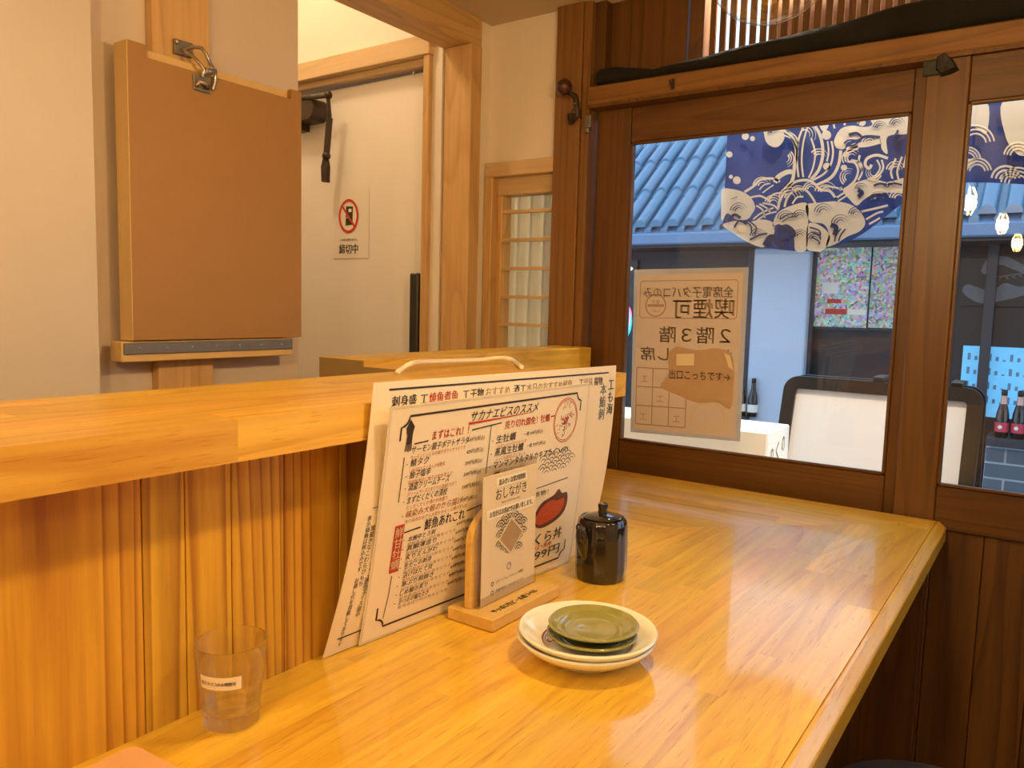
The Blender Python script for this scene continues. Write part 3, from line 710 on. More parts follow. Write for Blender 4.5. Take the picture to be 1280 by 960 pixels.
# white cable
cb_ = [onz(497, 465, ZL+.004), onz(504, 460, ZL+.008), onz(513, 455, ZL+.014), onz(525, 452.5, ZL+.014), onz(560, 451.5, ZL+.010), onz(600, 450, ZL+.008), onz(622, 447.5, ZL+.012), onz(636, 448.5, ZL+.012), onz(645, 453.5, ZL+.004), onz(652, 459, ZL+.0045)]
from mathutils import geometry as _mg
def smooth3(P_, n=6):
    P_ = [Vector(p) for p in P_]; out = []
    for i in range(len(P_)-1):
        p0, p1, p2, p3 = P_[max(i-1, 0)], P_[i], P_[i+1], P_[min(i+2, len(P_)-1)]
        for k in range(n):
            t = k/n; out.append(.5*((2*p1)+(p2-p0)*t+(2*p0-5*p1+4*p2-p3)*t*t+(3*p1-p0-3*p2+p3)*t**3))
    out.append(P_[-1]); return out
tag(G().tube(smooth3(cb_), .0042, 10).build('cable', 'cable', smooth='all'), 'white cable looped over the back of the bar ledge', 'cable')
# counter top: glued staves in two legs with a mitre, chamfered nosing
XO, XI = -.1535, -.172
YB = YW-.027
YI = 1.235
TH = .042
co = thing('bar_counter', 'honey coloured glued-stave wooden counter with a mitred corner', 'counter', (-.4, .7, FL))
def clip(poly, nx, ny, d):      # keep nx*x+ny*y <= d
    out = []
    for i in range(len(poly)):
        p_, q_ = poly[i], poly[(i+1) % len(poly)]; sp_ = nx*p_[0]+ny*p_[1]-d; sq = nx*q_[0]+ny*q_[1]-d
        if sp_ <= 0: out.append(p_)
        if sp_*sq < 0: k = sp_/(sp_-sq); out.append((p_[0]+(q_[0]-p_[0])*k, p_[1]+(q_[1]-p_[1])*k))
    return out
mx_, my_ = YB-YI, -(XO-XF)      # mitre normal: line through (XF,YI) and (XO,YB)
# points with  -mx*(x-XF) + (XO-XF)*(y-YI) <= 0 belong to leg 1
n1x, n1y = -(YB-YI), (XO-XF); d1 = n1x*XF+n1y*YI
def staves(lo, hi, step, along0, along1, swap, keep, mat, seed):
    random.seed(seed); x = lo
    while x < hi-1e-4:
        x2 = x+step*random.uniform(.85, 1.15)
        if hi-x2 < step*.5: x2 = hi
        y = along0-random.uniform(0, .4)
        while y < along1:
            y2_ = y+random.uniform(.30, .62)
            r = [(x, max(y, along0)), (x2, max(y, along0)), (x2, min(y2_, along1)), (x, min(y2_, along1))]
            if swap: r = [(b2, a_) for a_, b2 in r]
            r = clip(r, n1x*keep, n1y*keep, d1*keep)
            if len(r) >= 3 and max(p_[1] for p_ in r)-min(p_[1] for p_ in r) > .002:
                G().prism_z(r, TOP-TH, TOP).build('stave', mat, co)
            y = y2_
        x = x2
staves(XF, XI, .045, -.7, YB, False, 1, 'counter_y', 11)
staves(YI-.05 if False else YI, YB, .045, bx_, XI, True, -1, 'counter_x', 12)
B(bx_, XF-.0, YI, YI+.0001, TOP-TH, TOP-.0001).build('inner_edge', 'counter_x', co)
# nosing along the drinkers' side, chamfered
G().prism_y([(XI, TOP), (XI+.006, TOP), (XO, TOP-.010), (XO, TOP-TH+.004), (XO-.004, TOP-TH), (XI, TOP-TH)], -.7, YB).build('nosing', 'counter_y', co, bevel=.0025, seg=2)
# supporting front of the counter
for i in range(26):
    y0 = -.7+i*.094
    if y0+.094 > YB: break
    B(-.335, -.315, y0+.0006, y0+.0934, FL, TOP-TH).build('front_board', 'dark_z', co, bevel=.001)
B(-.62, -.18, YB-.045, YB-.02, FL, TOP-TH).build('end_board', 'dark_z', co, bevel=.001)
# bar stool
st = thing('bar_stool', 'dark padded bar stool seen below the counter edge', 'stool', (-.10, 1.20, FL))
zst = -.72
G().lathe([(.0005, .0), (.155, .0), (.168, .012), (.168, .035), (.158, .052), (.12, .058), (.0005, .06)], (-.085, 1.235, zst-.06), 40).build('seat', 'stool_vinyl', st, smooth=50)
for i in range(4):
    a = PI/4+i*PI/2
    G().tube([(-.085+.11*math.cos(a), 1.235+.11*math.sin(a), zst-.061), (-.085+.19*math.cos(a), 1.235+.19*math.sin(a), FL)], .012, 10).build('leg', 'black_metal', st, smooth=40)
rg = [(-.085+.16*math.cos(2*PI*i/32), 1.235+.16*math.sin(2*PI*i/32), FL+.25) for i in range(33)]
G().tube(rg, .008, 8, caps=False).build('foot_ring', 'black_metal', st, smooth=60)

# ================================================================ THINGS ON THE COUNTER
# --- leaning menus
def sheet(bl, br, tl, tr, bow):
    bl, br, tl, tr = map(Vector, (bl, br, tl, tr))
    def S(u, v, o=0):
        p_ = bl*(1-u)*(1-v)+br*u*(1-v)+tl*(1-u)*v+tr*u*v
        n = ((br-bl).cross(tl-bl)).normalized()
        return p_+n*(o+bow*4*v*(1-v)+.0)
    return S
bS = sheet((-.6470, .567, TOP+.001), (-.612, 1.100, TOP+.001), (-.594, .590, -.0855), (-.586, 1.128, -.0915), .012)
mb = thing('menu_sheet', 'larger laminated menu sheet leaning against the ledge behind the front menu', 'menu', bS(.5, 0))
G().slab(lambda u, v, o: bS(u, v, o), 24, 16, .0008).build('sheet', 'paper_back', mb, smooth=60)
BW, BH = .545, .315
p = Print(lambda a, b, o: bS(a/BW, b/BH, o))
p.line([(.024, .3065), (.52, .3045)], .0022, 'ink')
x = .03
random.seed(2)
hdr = [('刺身盛', 'ink'), ('工', 'ink_navy'), ('焼魚煮魚', 'ink_red'), ('工', 'ink_navy'), ('干物', 'ink'), ('おすすめ', 'ink_brown'), ('酒', 'ink_navy'), ('工', 'ink_navy'), ('本日のおすすめ鮮魚', 'ink_brown'), ('工', 'ink_navy'), ('珍味', 'ink_brown'), ('揚物', 'ink_navy')]
tot = sum(len(s_) for s_, _ in hdr); stp = .475/tot
for s_, k in hdr:
    wd = stp*len(s_); p.text(s_, x, .2875, .0140, k, width=wd*.86, bold=.03); x += wd
p.text('本鮪刺', .505, .288, .020, 'ink_teal', vertical=True, bold=.05, alignx='CENTER')
p.text('工も海', .530, .292, .020, 'ink', vertical=True, bold=.03, alignx='CENTER')
for i, (xx, yt, s_, sz, k, bo) in enumerate([(.058, .262, '鯵鯖鰯鮭鰤鯛いか', .010, 'ink', .01), (.047, .175, '口甘味', .019, 'ink_navy', .045), (.038, .170, 'ばにらアイス柚子シャーベット', .0075, 'ink', .01), (.028, .155, '黒蜜きなこわらびもち', .0075, 'ink', .01),
        (.047, .105, '自家製プリン', .0075, 'ink', 0), (.036, .092, '抹茶アイス最中', .0075, 'ink', 0), (.020, .168, '表示価格は税込みです お通し代を頂戴しております', .0068, 'ink', .01), (.050, .048, '珈琲焙じ茶', .007, 'ink', 0)]):
    p.text(s_, xx, yt, sz, k, vertical=True, bold=bo, alignx='CENTER')
p.line([(.014, .020), (.30, .020)], .0018, 'ink')
p.line([(.055, .176), (.022, .176)], .0008, 'ink')
p.done(mb, {k: 'lettering' for k in MATS})
fS = sheet((-.6395, .6150, TOP+.001), (-.6050, 1.033, TOP+.001), (-.5800, .6010, -.1115), (-.5750, 1.0230, -.1125), .003)
mf = thing('menu_sheet', 'laminated paper menu with a dark ornamental border leaning in front, card stand before it', 'menu', fS(.5, 0))
MW, MH = .42, .297
G().slab(lambda u, v, o: fS(u, v, o), 20, 12, .0009).build('sheet', 'paper', mf, smooth=60)
fr_ = G()
fP = lambda a, b, o: fS(a/MW, b/MH, o)
for r_ in ((0, 0, .0035, MH), (MW-.0035, 0, MW, MH), (0, 0, MW, .0035), (0, MH-.0035, MW, MH)):
    fr_.slab(lambda u, v, o: fP(r_[0]+(r_[2]-r_[0])*u, r_[1]+(r_[3]-r_[1])*v, o+.0003), 8, 8, .0003)
fr_.build('laminate_edge', 'laminate_edge', mf)
p = Print(fP, .0005)
def orn(a0, b0, a1, b1, c_):
    P_ = []
    for (cx_, cy_, s0) in ((a0, b1, 0), (a1, b1, 1), (a1, b0, 2), (a0, b0, 3)):
        q = []
        for k in range(7):
            t = k/6*PI/2
            q.append((c_*math.cos(t), c_*math.sin(t)))
        if s0 == 0: q = [(cx_+x, cy_-y) for x, y in reversed(q)]
        if s0 == 1: q = [(cx_-x, cy_-y) for x, y in q]
        if s0 == 2: q = [(cx_-x, cy_+y) for x, y in reversed(q)]
        if s0 == 3: q = [(cx_+x, cy_+y) for x, y in q]
        P_ += q
    return P_
p.line(orn(.0205, .016, .3985, .284, .012), .0026, 'ink', closed=True)
T = p.text
T('サカナエビスのススメ', .139, .2665, .0155, width=.145, bold=.02, slant=.25)
p.line([(.137, .2635), (.20, .264), (.275, .2655)], .0032, 'ink_red', taper=2)
# squid mark
p.poly([(.030, .262), (.0285, .270), (.034, .280), (.0415, .271), (.0395, .262)], 'ink')
p.poly([(.030, .250), (.031, .262), (.0395, .262), (.0395, .251)], 'ink')
for k in range(5): p.line([(.031+k*.002, .251), (.0295+k*.0024, .242)], .0012, 'ink')
p.line([(.044, .2495), (.067, .2505)], .0016, 'ink')
T('まずはこれ！！', .073, .2510, .0130, 'ink_red', width=.066, bold=.02)
p.line([(.145, .2545), (.184, .2565), (.205, .2575)], .0016, 'ink')
p.line([(.1835, .256), (.1835, .190)], .0012, 'ink')
items = [(.2385, 'サーモン親子ポテトサラダ', '549円(税込)', 'サーモンといくらの親子ポテトサラダです', 'ink', .101, .096, '549'), (.2225, '鯖タク', '429円(税込)', 'しめさばとたくあんの細巻風', 'ink', .03, .06, 0), (.2075, '柚子塩辛', '399円(税込)', '自家製塩辛に柚子の皮を添えて', 'ink', .035, .075, 0),
         (.1925, '酒盗クリームチーズ', '549円(税込)', 'クリームチーズにまぐろの酒盗をのせて', 'ink', .07, .085, 0), (.1755, 'まずだくだくの漬枝', '549円(税込)', 'だしだくだくの漬け刺身盛り', 'ink', .068, .07, 0), (.1575, '味染み大根のから揚げ', '399円(税込)', '味の染みたおでん大根をからっと揚げました', 'ink_red', .098, .11, 0)]
for i, (b, s_, pr, sub, k, wd, w2, _) in enumerate(items):
    a = .040+i*.0008
    T('・', a-.006, b, .008); T(s_, a, b, .0105, k if k == 'ink' else 'ink_orange', width=wd, bold=.008, slant=.15)
    T(pr, .172, b+.001, .0068, 'ink', alignx='RIGHT', width=.033)
    T(sub, a, b-.0075, .0060, 'ink_orange', width=w2)
p.line([(.030, .235), (.0295, .180)], .0012, 'ink')
p.line([(.045, .138), (.072, .1395)], .0018, 'ink'); T('鮮魚あれこれ', .079, .1345, .0165, 'ink', width=.072, bold=.02); p.line([(.154, .1435), (.183, .1465)], .0018, 'ink')
p.line([(.181, .146), (.181, .105)], .0010, 'ink')
p.rect(.0295, .088, .0445, .150, 'ink_red', .0005); T('鮮甘牡蠣', .037, .147, .0142, 'card_paper', vertical=True, alignx='CENTER', off=.0009)
fish = ['本鮪中とろ刺', '真鯛薄造り', '炙りえんがわ', '生だこの刺身', '活けほたて貝', '寒ぶり照焼き', 'しめ鯖の炙り', 'かつおの塩たたき']
for i, s_ in enumerate(fish):
    b = .1245-i*.0122
    T('・', .046, b, .008); T(s_, .053, b, .0078, 'ink', width=.046+.004*(i % 3), bold=.01, slant=.15); T('649円(税込)', .172, b+.002, .0066, 'ink', alignx='RIGHT', width=.034)
    T('産地直送の旬の魚をどうぞ', .053, b-.006, .0052, 'ink_brown', width=.085)
p.line([(.035, .084), (.0345, .06), (.031, .027)], .0011, 'ink')
T('売り切れ御免！牡蠣', .213, .2485, .0125, 'ink_red', width=.104, bold=.02); p.line([(.320, .254), (.330, .2545)], .002, 'ink_red')
for b, s_, pr, sub, wd, px_ in ((.2305, '生牡蠣', '一個 549円(税込)', 'つるっと一口でどうぞ', .042, .258), (.2125, '蒸風生牡蠣', '一個 599円(税込)', 'ふっくら酒蒸しにしました', .062, .268), (.1945, 'マンマンタルタルカキフライ', '649円', '自家製たるたるをたっぷりと', .145, .350)):
    T('・', .189, b, .009); T(s_, .197, b, .0125, 'ink', width=wd, bold=.012, slant=.1); T(pr, px_, b+.002, .0066, width=.045 if px_ < .3 else .024); T(sub, .200, b-.0078, .0058, 'ink_orange', width=.066)
# oval crest
p.ring(.360, .245, .0310, .0335, .0011, 'ink_red'); p.ring(.360, .245, .0285, .0308, .0009, 'ink_red')
random.seed(9)
for k in range(46):
    a = random.uniform(0, 2*PI); r = random.uniform(.002, .024); cx_, cy_ = .360+r*math.cos(a), .245+r*math.sin(a)*1.08
    p.arc(cx_, cy_, random.uniform(.0015, .0042), a, a+random.uniform(1.5, 4.5), .0008, 'ink_red' if k % 3 else 'ink_navy', n=7)
def seigaiha(pr, a0, b0, a1, b1, r, ink, inside, wd=.0007, rings=(1, .7, .4)):
    row = 0; b = b0
    while b < b1:
        a = a0+(r if row % 2 else 0)
        while a < a1+r:
            if inside(a, b):
                for k in rings: pr.arc(a, b, r*k, PI*.12, PI*.88, wd, ink, n=7)
            a += 2*r
        b += r*.62; row += 1
seigaiha(p, .302, .166, .390, .197, .0105, 'ink_navy', wd=.0009, rings=(1, .52), inside=lambda a, b: ((a-.346)/.042)**2+((b-.180)/.018)**2 < 1)
p.line([(.300, .147), (.383, .151)], .0012, 'ink'); T('新物！', .300, .134, .009, 'ink', width=.035)
# dish picture
p.poly(closed_spline([(.305, .095), (.320, .120), (.350, .128), (.362, .136), (.372, .128), (.386, .126), (.389, .108), (.380, .092), (.355, .082), (.325, .080)]), 'dish_dark', .0004)
p.poly(closed_spline([(.310, .097), (.323, .114), (.345, .121), (.362, .118), (.378, .119), (.380, .106), (.368, .094), (.345, .087), (.322, .086)]), 'dish_red', .0008)
T('いくら丼', .292, .054, .021, 'ink_navy', width=.093, bold=.03); T('小鉢', .318, .045, .0085, 'ink_red', width=.045); T('799円', .306, .028, .0185, 'ink_navy', width=.078, bold=.02)
p.done(mf, dict([(k, 'lettering') for k in MATS], dish_dark='dish_picture', dish_red='dish_picture'))
p.disc(.207, .176, .011, .013, 'dish_dark', .0005); p.done(mf, {'dish_dark': 'corner_refraction'})  # dark disc painted for the refraction at the acrylic plate's corner

# --- card stand
cs = thing('card_stand', 'wooden table stand with an arched back and acrylic front', 'stand', (-.575, .82, TOP))
B(-.612, -.540, .742, .897, TOP+.0005, TOP+.0165).build('base', 'stand_y', cs, bevel=.0012)
S0 = TOP+.0165
arch = [(.752, S0)]+[(.8215-.0695*math.cos(PI*k/18), S0+.085+.045*math.sin(PI*k/18)) for k in range(19)]+[(.891, S0)]
G().prism_x(arch, -.5935, -.5830).build('arched_back', 'stand_y', cs, bevel=.0012)
acr = [(.756, S0)]+[(.756+.010-.010*math.cos(t*PI/2/5), S0+.170+.010*math.sin(t*PI/2/5)) for t in range(6)]+[(.889-.010+.010*math.sin(t*PI/2/5), S0+.170+.010*math.cos(t*PI/2/5)) for t in range(6)]+[(.889, S0)]
G().prism_x(acr, -.5818, -.5778).build('acrylic_plate', 'acrylic', cs, bevel=.0006)
B(-.5748, -.5738, .757, .888, S0, S0+.012).build('acrylic_lip', 'acrylic', cs)
p = Print(lambda a, b, o: (-.612+a, .742+b, TOP+.0165+o))
vs_, fss = text2d('サッポロ生ビール黒ラベル', .011, width=.098)
for dy in (0, .0004, .0008): p._g('ink').add([(-.551-y, .762+x+dy, TOP+.0169) for x, y in vs_], fss)
p.done(cs, {'ink': 'lettering'})
tc_ = thing('table_card', 'tan menu card with a wave ornament standing in the acrylic holder', 'card', (-.575, .82, S0))
lean = .0
CW, CH = .122, .168
CS = lambda a, b, o: (-.5762-.0004*(b/CH)+o, .7650+a, S0+.0005+b)
G().slab(lambda u, v, o: CS(u*CW, v*CH, o), 1, 1, .001).build('card', 'card_paper', tc_)
p = Print(CS, .0004)
p.rect(.028, .1500, .0965, .1625, 'label_paper', .0004); p.text('混み合い次第2時間制', .0325, .1530, .0085, 'ink', off=.0008, width=.060, bold=.02)
p.text('おしながき', .027, .1345, .0165, 'ink', width=.070, bold=.005)
p.text('Please order from here', .040, .1275, .0035, 'ink', width=.042)
p.rect(.0085, .1105, .1165, .1235, 'label_paper', .0004); p.text('お会計はお席にてお願い致します。', .014, .1138, .0085, 'ink', off=.0008, width=.098, bold=.02)
ox, oy = .0625, .0800
oc = lambda a, b: max(abs(a-ox)/.0325, abs(b-oy)/.031, (abs(a-ox)/.0325+abs(b-oy)/.031)/1.42) < 1
seigaiha(p, .028, .049, .097, .110, .0105, 'ink', oc, .0013, (1, .66, .32))
dm = [(ox, oy+.0225), (ox+.0255, oy), (ox, oy-.0225), (ox-.0255, oy)]
p.poly([(ox, oy+.026), (ox+.029, oy), (ox, oy-.026), (ox-.029, oy)], 'card_paper', .0008); p.poly(dm, 'print_tan', .0011)
p.ring(.060, .039, .0046, .0046, .0006, 'ink'); p.arc(.060, .039, .003, -.4, 1.4, .0006, 'ink')
for b, s_ in ((.0225, 'スマートフォンでメニューを開く'), (.0105, '店員呼出もこちらからどうぞ')):
    p.ring(.0235, b+.0015, .0026, .0026, .0009, 'ink'); p.text(s_, .031, b, .0045, 'ink', width=.064)
p.done(tc_, {'ink': 'lettering', 'label_paper': 'pasted_strip', 'print_tan': 'ornament_diamond', 'card_paper': 'ornament_border'})

# --- soy sauce pourer
sc_ = Vector((-.5345, 1.005, TOP))
so = thing('soy_sauce_pourer', 'glossy black ceramic soy sauce pourer with knobbed lid', 'soy pourer', sc_)
facet = lambda a, j: 1+.012*math.cos(a*14)
G().lathe([(.0005, 0), (.0345, 0), (.0368, .003), (.0382, .020), (.0380, .055), (.0368, .080), (.0352, .089), (.0330, .092), (.0300, .0905), (.0005, .0905)], sc_, 84, fr=facet).build('body', 'soy_glaze', so, smooth=50)
G().lathe([(.0005, .0905), (.0270, .0905), (.0285, .0925), (.0260, .0945), (.014, .0975), (.0072, .0985), (.0068, .104), (.0078, .110), (.0070, .1125), (.0005, .113)], sc_, 40).build('lid', 'soy_glaze', so, smooth=50)
# spout: a raised ridge on the body, on the side facing the viewer's left
va = math.atan2(-sc_.y+.02, -sc_.x)-.72
dr = Vector((math.cos(va), math.sin(va), 0))
rr = [.0365, .0372, .0378, .0386, .0388]
zz_ = [.026, .042, .058, .072, .082]
pth = [sc_+dr*(r_-.004+i*.0030)+Vector((0, 0, z_)) for i, (r_, z_) in enumerate(zip(rr, zz_))]
G().tube(pth, [.0015, .007, .0100, .0100, .0068], 14).build('spout', 'soy_glaze', so, smooth=60)
G().lathe([(.0030, 0), (.0056, .0), (.0060, .0022), (.0052, .004), (.0030, .003)], (0, 0, 0), 16)
sm = pth[-1]+dr*.0035+Vector((0, 0, .003))
ringp = [sm+Vector((-dr.y, dr.x, 0))*math.cos(2*PI*k/20)*.0048+(Vector((0, 0, 1))*.9-dr*.35)*math.sin(2*PI*k/20)*.0048 for k in range(21)]
G().tube(ringp, .0014, 8, caps=False).build('spout_rim', 'soy_glaze', so, smooth=60)

# --- plates
def plate(name, label, cat, c, prof, mat, n=64):
    t = thing(name, label, cat, c); G().lathe(prof, c, n, closed=False).build('body', mat, t, smooth=50); return t
pc = Vector((-.4195, .7590, TOP))
R_ = .0798
prof = lambda h: [(.0005, .004), (.036, .004), (.0385, .0005), (.043, .0005), (.0445, .004), (.060, .010), (.074, .0195), (R_-.001, .0245), (R_, .0265), (R_-.0015, .0282), (R_-.004, .0278), (.070, .0215), (.058, .0145), (.044, .0085), (.0005, .0070)]
p1 = plate('serving_plate', 'white ceramic plate at the bottom of the stacked dishes', 'plate', pc, prof(0), 'plate_white')
pc2 = pc+Vector((.0015, .001, .0078))
p2 = plate('serving_plate', 'upper white ceramic plate with a maroon ring under the green dishes', 'plate', pc2, prof(0), 'plate_white')
g = G(); g.lathe([(.0505, .01105), (.0525, .0119)], pc2+Vector((0, 0, .0006)), 64); g.build('ring', 'plate_mark', p2, recalc=False)
g = G(); g.lathe([(.0480, .01005), (.0488, .0104)], pc2+Vector((0, 0, .0006)), 64); g.build('ring', 'plate_mark', p2, recalc=False)
random.seed(4); mk = G()
for k in range(9):
    a0 = R(205)+random.uniform(-.22, .22); r0 = random.uniform(.036, .045); c0_ = pc2+Vector((r0*math.cos(a0), r0*math.sin(a0), .0098))
    mk.tube([c0_+Vector((.003*math.cos(k*1.1+t*.8), .003*math.sin(k*1.1+t*.8), .0002)) for t in range(5)], .0005, 5)
mk.build('crest_mark', 'plate_mark', p2)
gr = .0518
gprof = [(.0005, .003), (.019, .003), (.0205, .0), (.0235, .0), (.0245, .0035), (.036, .0065), (.047, .0115), (gr-.0006, .0142), (gr, .0160), (gr-.0012, .0172), (gr-.003, .0168), (.0445, .0138), (.041, .0122), (.0395, .0125), (.034, .0092), (.030, .0082), (.0285, .0085), (.020, .0062), (.0005, .0056)]
def wob(a, j): return 1+.006*math.sin(3*a+1)+.004*math.sin(7*a)
def greend(c, label):
    t = thing('sauce_dish', label, 'dish', c)
    G().lathe(gprof[:8], c, 64, fr=wob).build('underside', 'green_under', t, smooth=50, recalc=True)
    G().lathe(gprof[7:], c, 64, fr=wob).build('bowl', 'green_glaze', t, smooth=60, recalc=False)
    return t
gc = Vector((-.4130, .7610, TOP+.0078+.0076))
greend(gc, 'olive green sauce dish, lower of the two on the white plates')
greend(gc+Vector((.001, .0015, .0102)), 'shiny olive green sauce dish on top of the dish stack')

# --- tumbler
tc0 = Vector((-.6150, .4280, TOP))
tu = thing('tumbler', 'clear rocks glass with a paper label standing by the partition', 'glass', tc0)
fac = lambda a, j: 1-(.045*abs(math.sin(a*5)) if j in (3, 4) else .02*abs(math.sin(a*5)) if j == 2 else 0)
G().lathe([(.0002, .0010), (.0230, .0006), (.0258, .0028), (.0268, .014), (.0276, .026), (.0290, .043), (.0310, .062), (.0329, .0792), (.0326, .0806), (.0318, .0808), (.0313, .0795), (.0292, .062), (.0272, .043), (.0256, .028), (.0246, .0195), (.0225, .0165), (.0002, .0150)], tc0, 80, fr=fac).build('body', 'tumbler_glass', tu, smooth=28)
# label wrapped round the glass, facing the viewer's left
la = math.atan2(-tc0.y, -tc0.x)
r_at = lambda z: .0296+(.0330-.0292)*(z-.042)/.0375
def LS(a, b, o):
    z = .0455+b; r = r_at(z)+.0003+o; t = la-1.02+a/.031
    return (tc0.x+r*math.cos(t), tc0.y+r*math.sin(t), tc0.z+z)
lb = G().slab(lambda u, v, o: LS(u*.040, v*.0125, o), 16, 1, .0003).build('paper_label', 'label_paper', tu, smooth=60)
p = Print(LS, .0004); p.text('電子タバコのみ喫煙可', .002, .0045, .0042, 'ink', width=.033, bold=.03); p.done(lb, {'ink': 'lettering'})

# --- tan slab at the lower edge
q = [onz(152, 965, TOP+.008), onz(157, 944, TOP+.008), onz(178, 934, TOP+.008), onz(232, 962, TOP+.008)]
c_ = Vector((-.585, .268, 0)); ux = (q[3]-q[2]).normalized(); ux.z = 0; ux.normalize(); uy = Vector((-ux.y, ux.x, 0)); cor = q[2].lerp(q[1], .5)+Vector((.0, .0, 0))
W_, H_, rad = .085, .16, .012
org = Vector((q[2].x-.012*ux.x, q[2].y-.012*ux.y, 0))
shape = []
for (cx_, cy_, a0) in ((rad, -rad, PI/2), (rad, -H_+rad, PI), (W_-rad, -H_+rad, 1.5*PI), (W_-rad, -rad, 0)):
    for k in range(6):
        t = a0+k/5*PI/2; shape.append((cx_+rad*math.cos(t), cy_+rad*math.sin(t)))
shape = [(org.x+ux.x*a+uy.x*b, org.y+ux.y*a+uy.y*b) for a, b in shape]
tag(G().prism_z(shape, TOP+.0005, TOP+.008).build('card_case', 'leather', bevel=.0015), 'tan rounded flat case lying at the lower edge of the counter', 'case')

# ================================================================ WINDOW NOTICE
YN = YW+.012+.0155
n0, n1, n2, n3 = ony(793, 337, YN), ony(936, 334, YN), ony(788, 540, YN), ony(925, 552, YN)
def NS(a, b, o):
    u, v = a/.284, b/.40
    p_ = n2*(1-u)*(1-v)+n3*u*(1-v)+n0*(1-u)*v+n1*u*v
    return Vector((p_.x, YN-.0003-o, p_.z))
no = thing('window_notice', 'laminated notice taped to the pane, its print showing reversed', 'notice', NS(.14, 0, 0))
G().slab(lambda u, v, o: NS(.284*u, .4*v, o), 1, 1, .0006).build('laminate', 'notice_film', no)
G().slab(lambda u, v, o: NS(.010+.262*u, .008+.380*v, o+.0004), 1, 1, .0003).build('paper', 'notice_paper', no)
p = Print(NS, .0009)
p.line(orn(.018, .283, .262, .372, .004), .0016, 'ink_brown', closed=True)
p.text('全席電子タバコのみ', .252, .334, .028, 'ink_brown', mirror=True, width=.225, bold=.015)
p.text('喫煙可', .255, .287, .050, 'ink_brown', mirror=True, width=.150, bold=.03)
p.ring(.060, .313, .026, .026, .003, 'ink_brown'); p.rect(.038, .310, .082, .316, 'ink_brown'); p.text('電子', .070, .318, .010, 'ink_brown', mirror=True, width=.02); p.text('たばこ', .072, .297, .008, 'ink_brown', mirror=True, width=.024)
p.text('２階３階', .250, .228, .042, 'ink_brown', mirror=True, width=.178, bold=.02)
p.text('お', .255, .183, .036, 'ink_brown', mirror=True, width=.03, bold=.02); p.text('し席', .098, .183, .036, 'ink_brown', mirror=True, width=.075, bold=.02)
for k in range(4): p.line([(.014, .022+k*.0465), (.147, .022+k*.0465)], .0026, 'ink_brown')
for k in range(4): p.line([(.014+k*.0443, .022), (.014+k*.0443, .1615)], .0026, 'ink_brown')
for i, j in ((0, 0), (2, 0), (1, 1), (0, 2)): p.text('工', .014+.0443*i+.030, .034+.0465*j, .020, 'ink_brown', mirror=True)
p.ring(.205, .055, .044, .040, .002, 'card_paper'); p.ring(.205, .055, .038, .034, .0012, 'card_paper')
p.done(no, {k: 'reversed_lettering' for k in MATS})
pt = [(.080, .118), (.100, .150), (.098, .195), (.118, .214), (.170, .208), (.215, .214), (.252, .204), (.262, .165), (.262, .120), (.258, .075), (.225, .088), (.175, .084), (.130, .098)]
random.seed(8)
kp = closed_spline(pt, 4)
kc = (.180, .150)
kr = thing('kraft_patch', 'torn brown kraft paper patch stuck on the notice with a handwritten line', 'paper patch', NS(.18, .08, .002))
g = G(); nk = len(kp)
rings_ = [1, .82, .6, .35]
vs_ = []
for s_ in rings_:
    for x, y in kp: vs_.append(NS(kc[0]+(x-kc[0])*s_, kc[1]+(y-kc[1])*s_, .0016+.0022*(.5+.5*math.sin(37*x+51*y+s_*9)) if s_ < 1 else .0013))
vs_.append(NS(kc[0], kc[1], .004))
fss = [(r_*nk+i, r_*nk+(i+1) % nk, (r_+1)*nk+(i+1) % nk, (r_+1)*nk+i) for r_ in range(3) for i in range(nk)]+[(3*nk+i, 3*nk+(i+1) % nk, 4*nk) for i in range(nk)]
g.add(vs_, fss); g.build('paper', 'kraft', kr, smooth=60)
p = Print(NS, .0052)
p.text('出口こっちです→', .103, .140, .024, 'ink', width=.152, bold=.0)
p.done(kr, {'ink': 'handwriting'})
p = Print(NS, .0046); p.poly([(.238, .205), (.252, .198), (.262, .165), (.250, .172)], 'tape_clear'); p.done(kr, {'tape_clear': 'tape'}); p.poly([(.120, .170), (.165, .172), (.165, .200), (.120, .198)], 'tape_clear', .0040); p.done(kr, {'tape_clear': 'tape'})

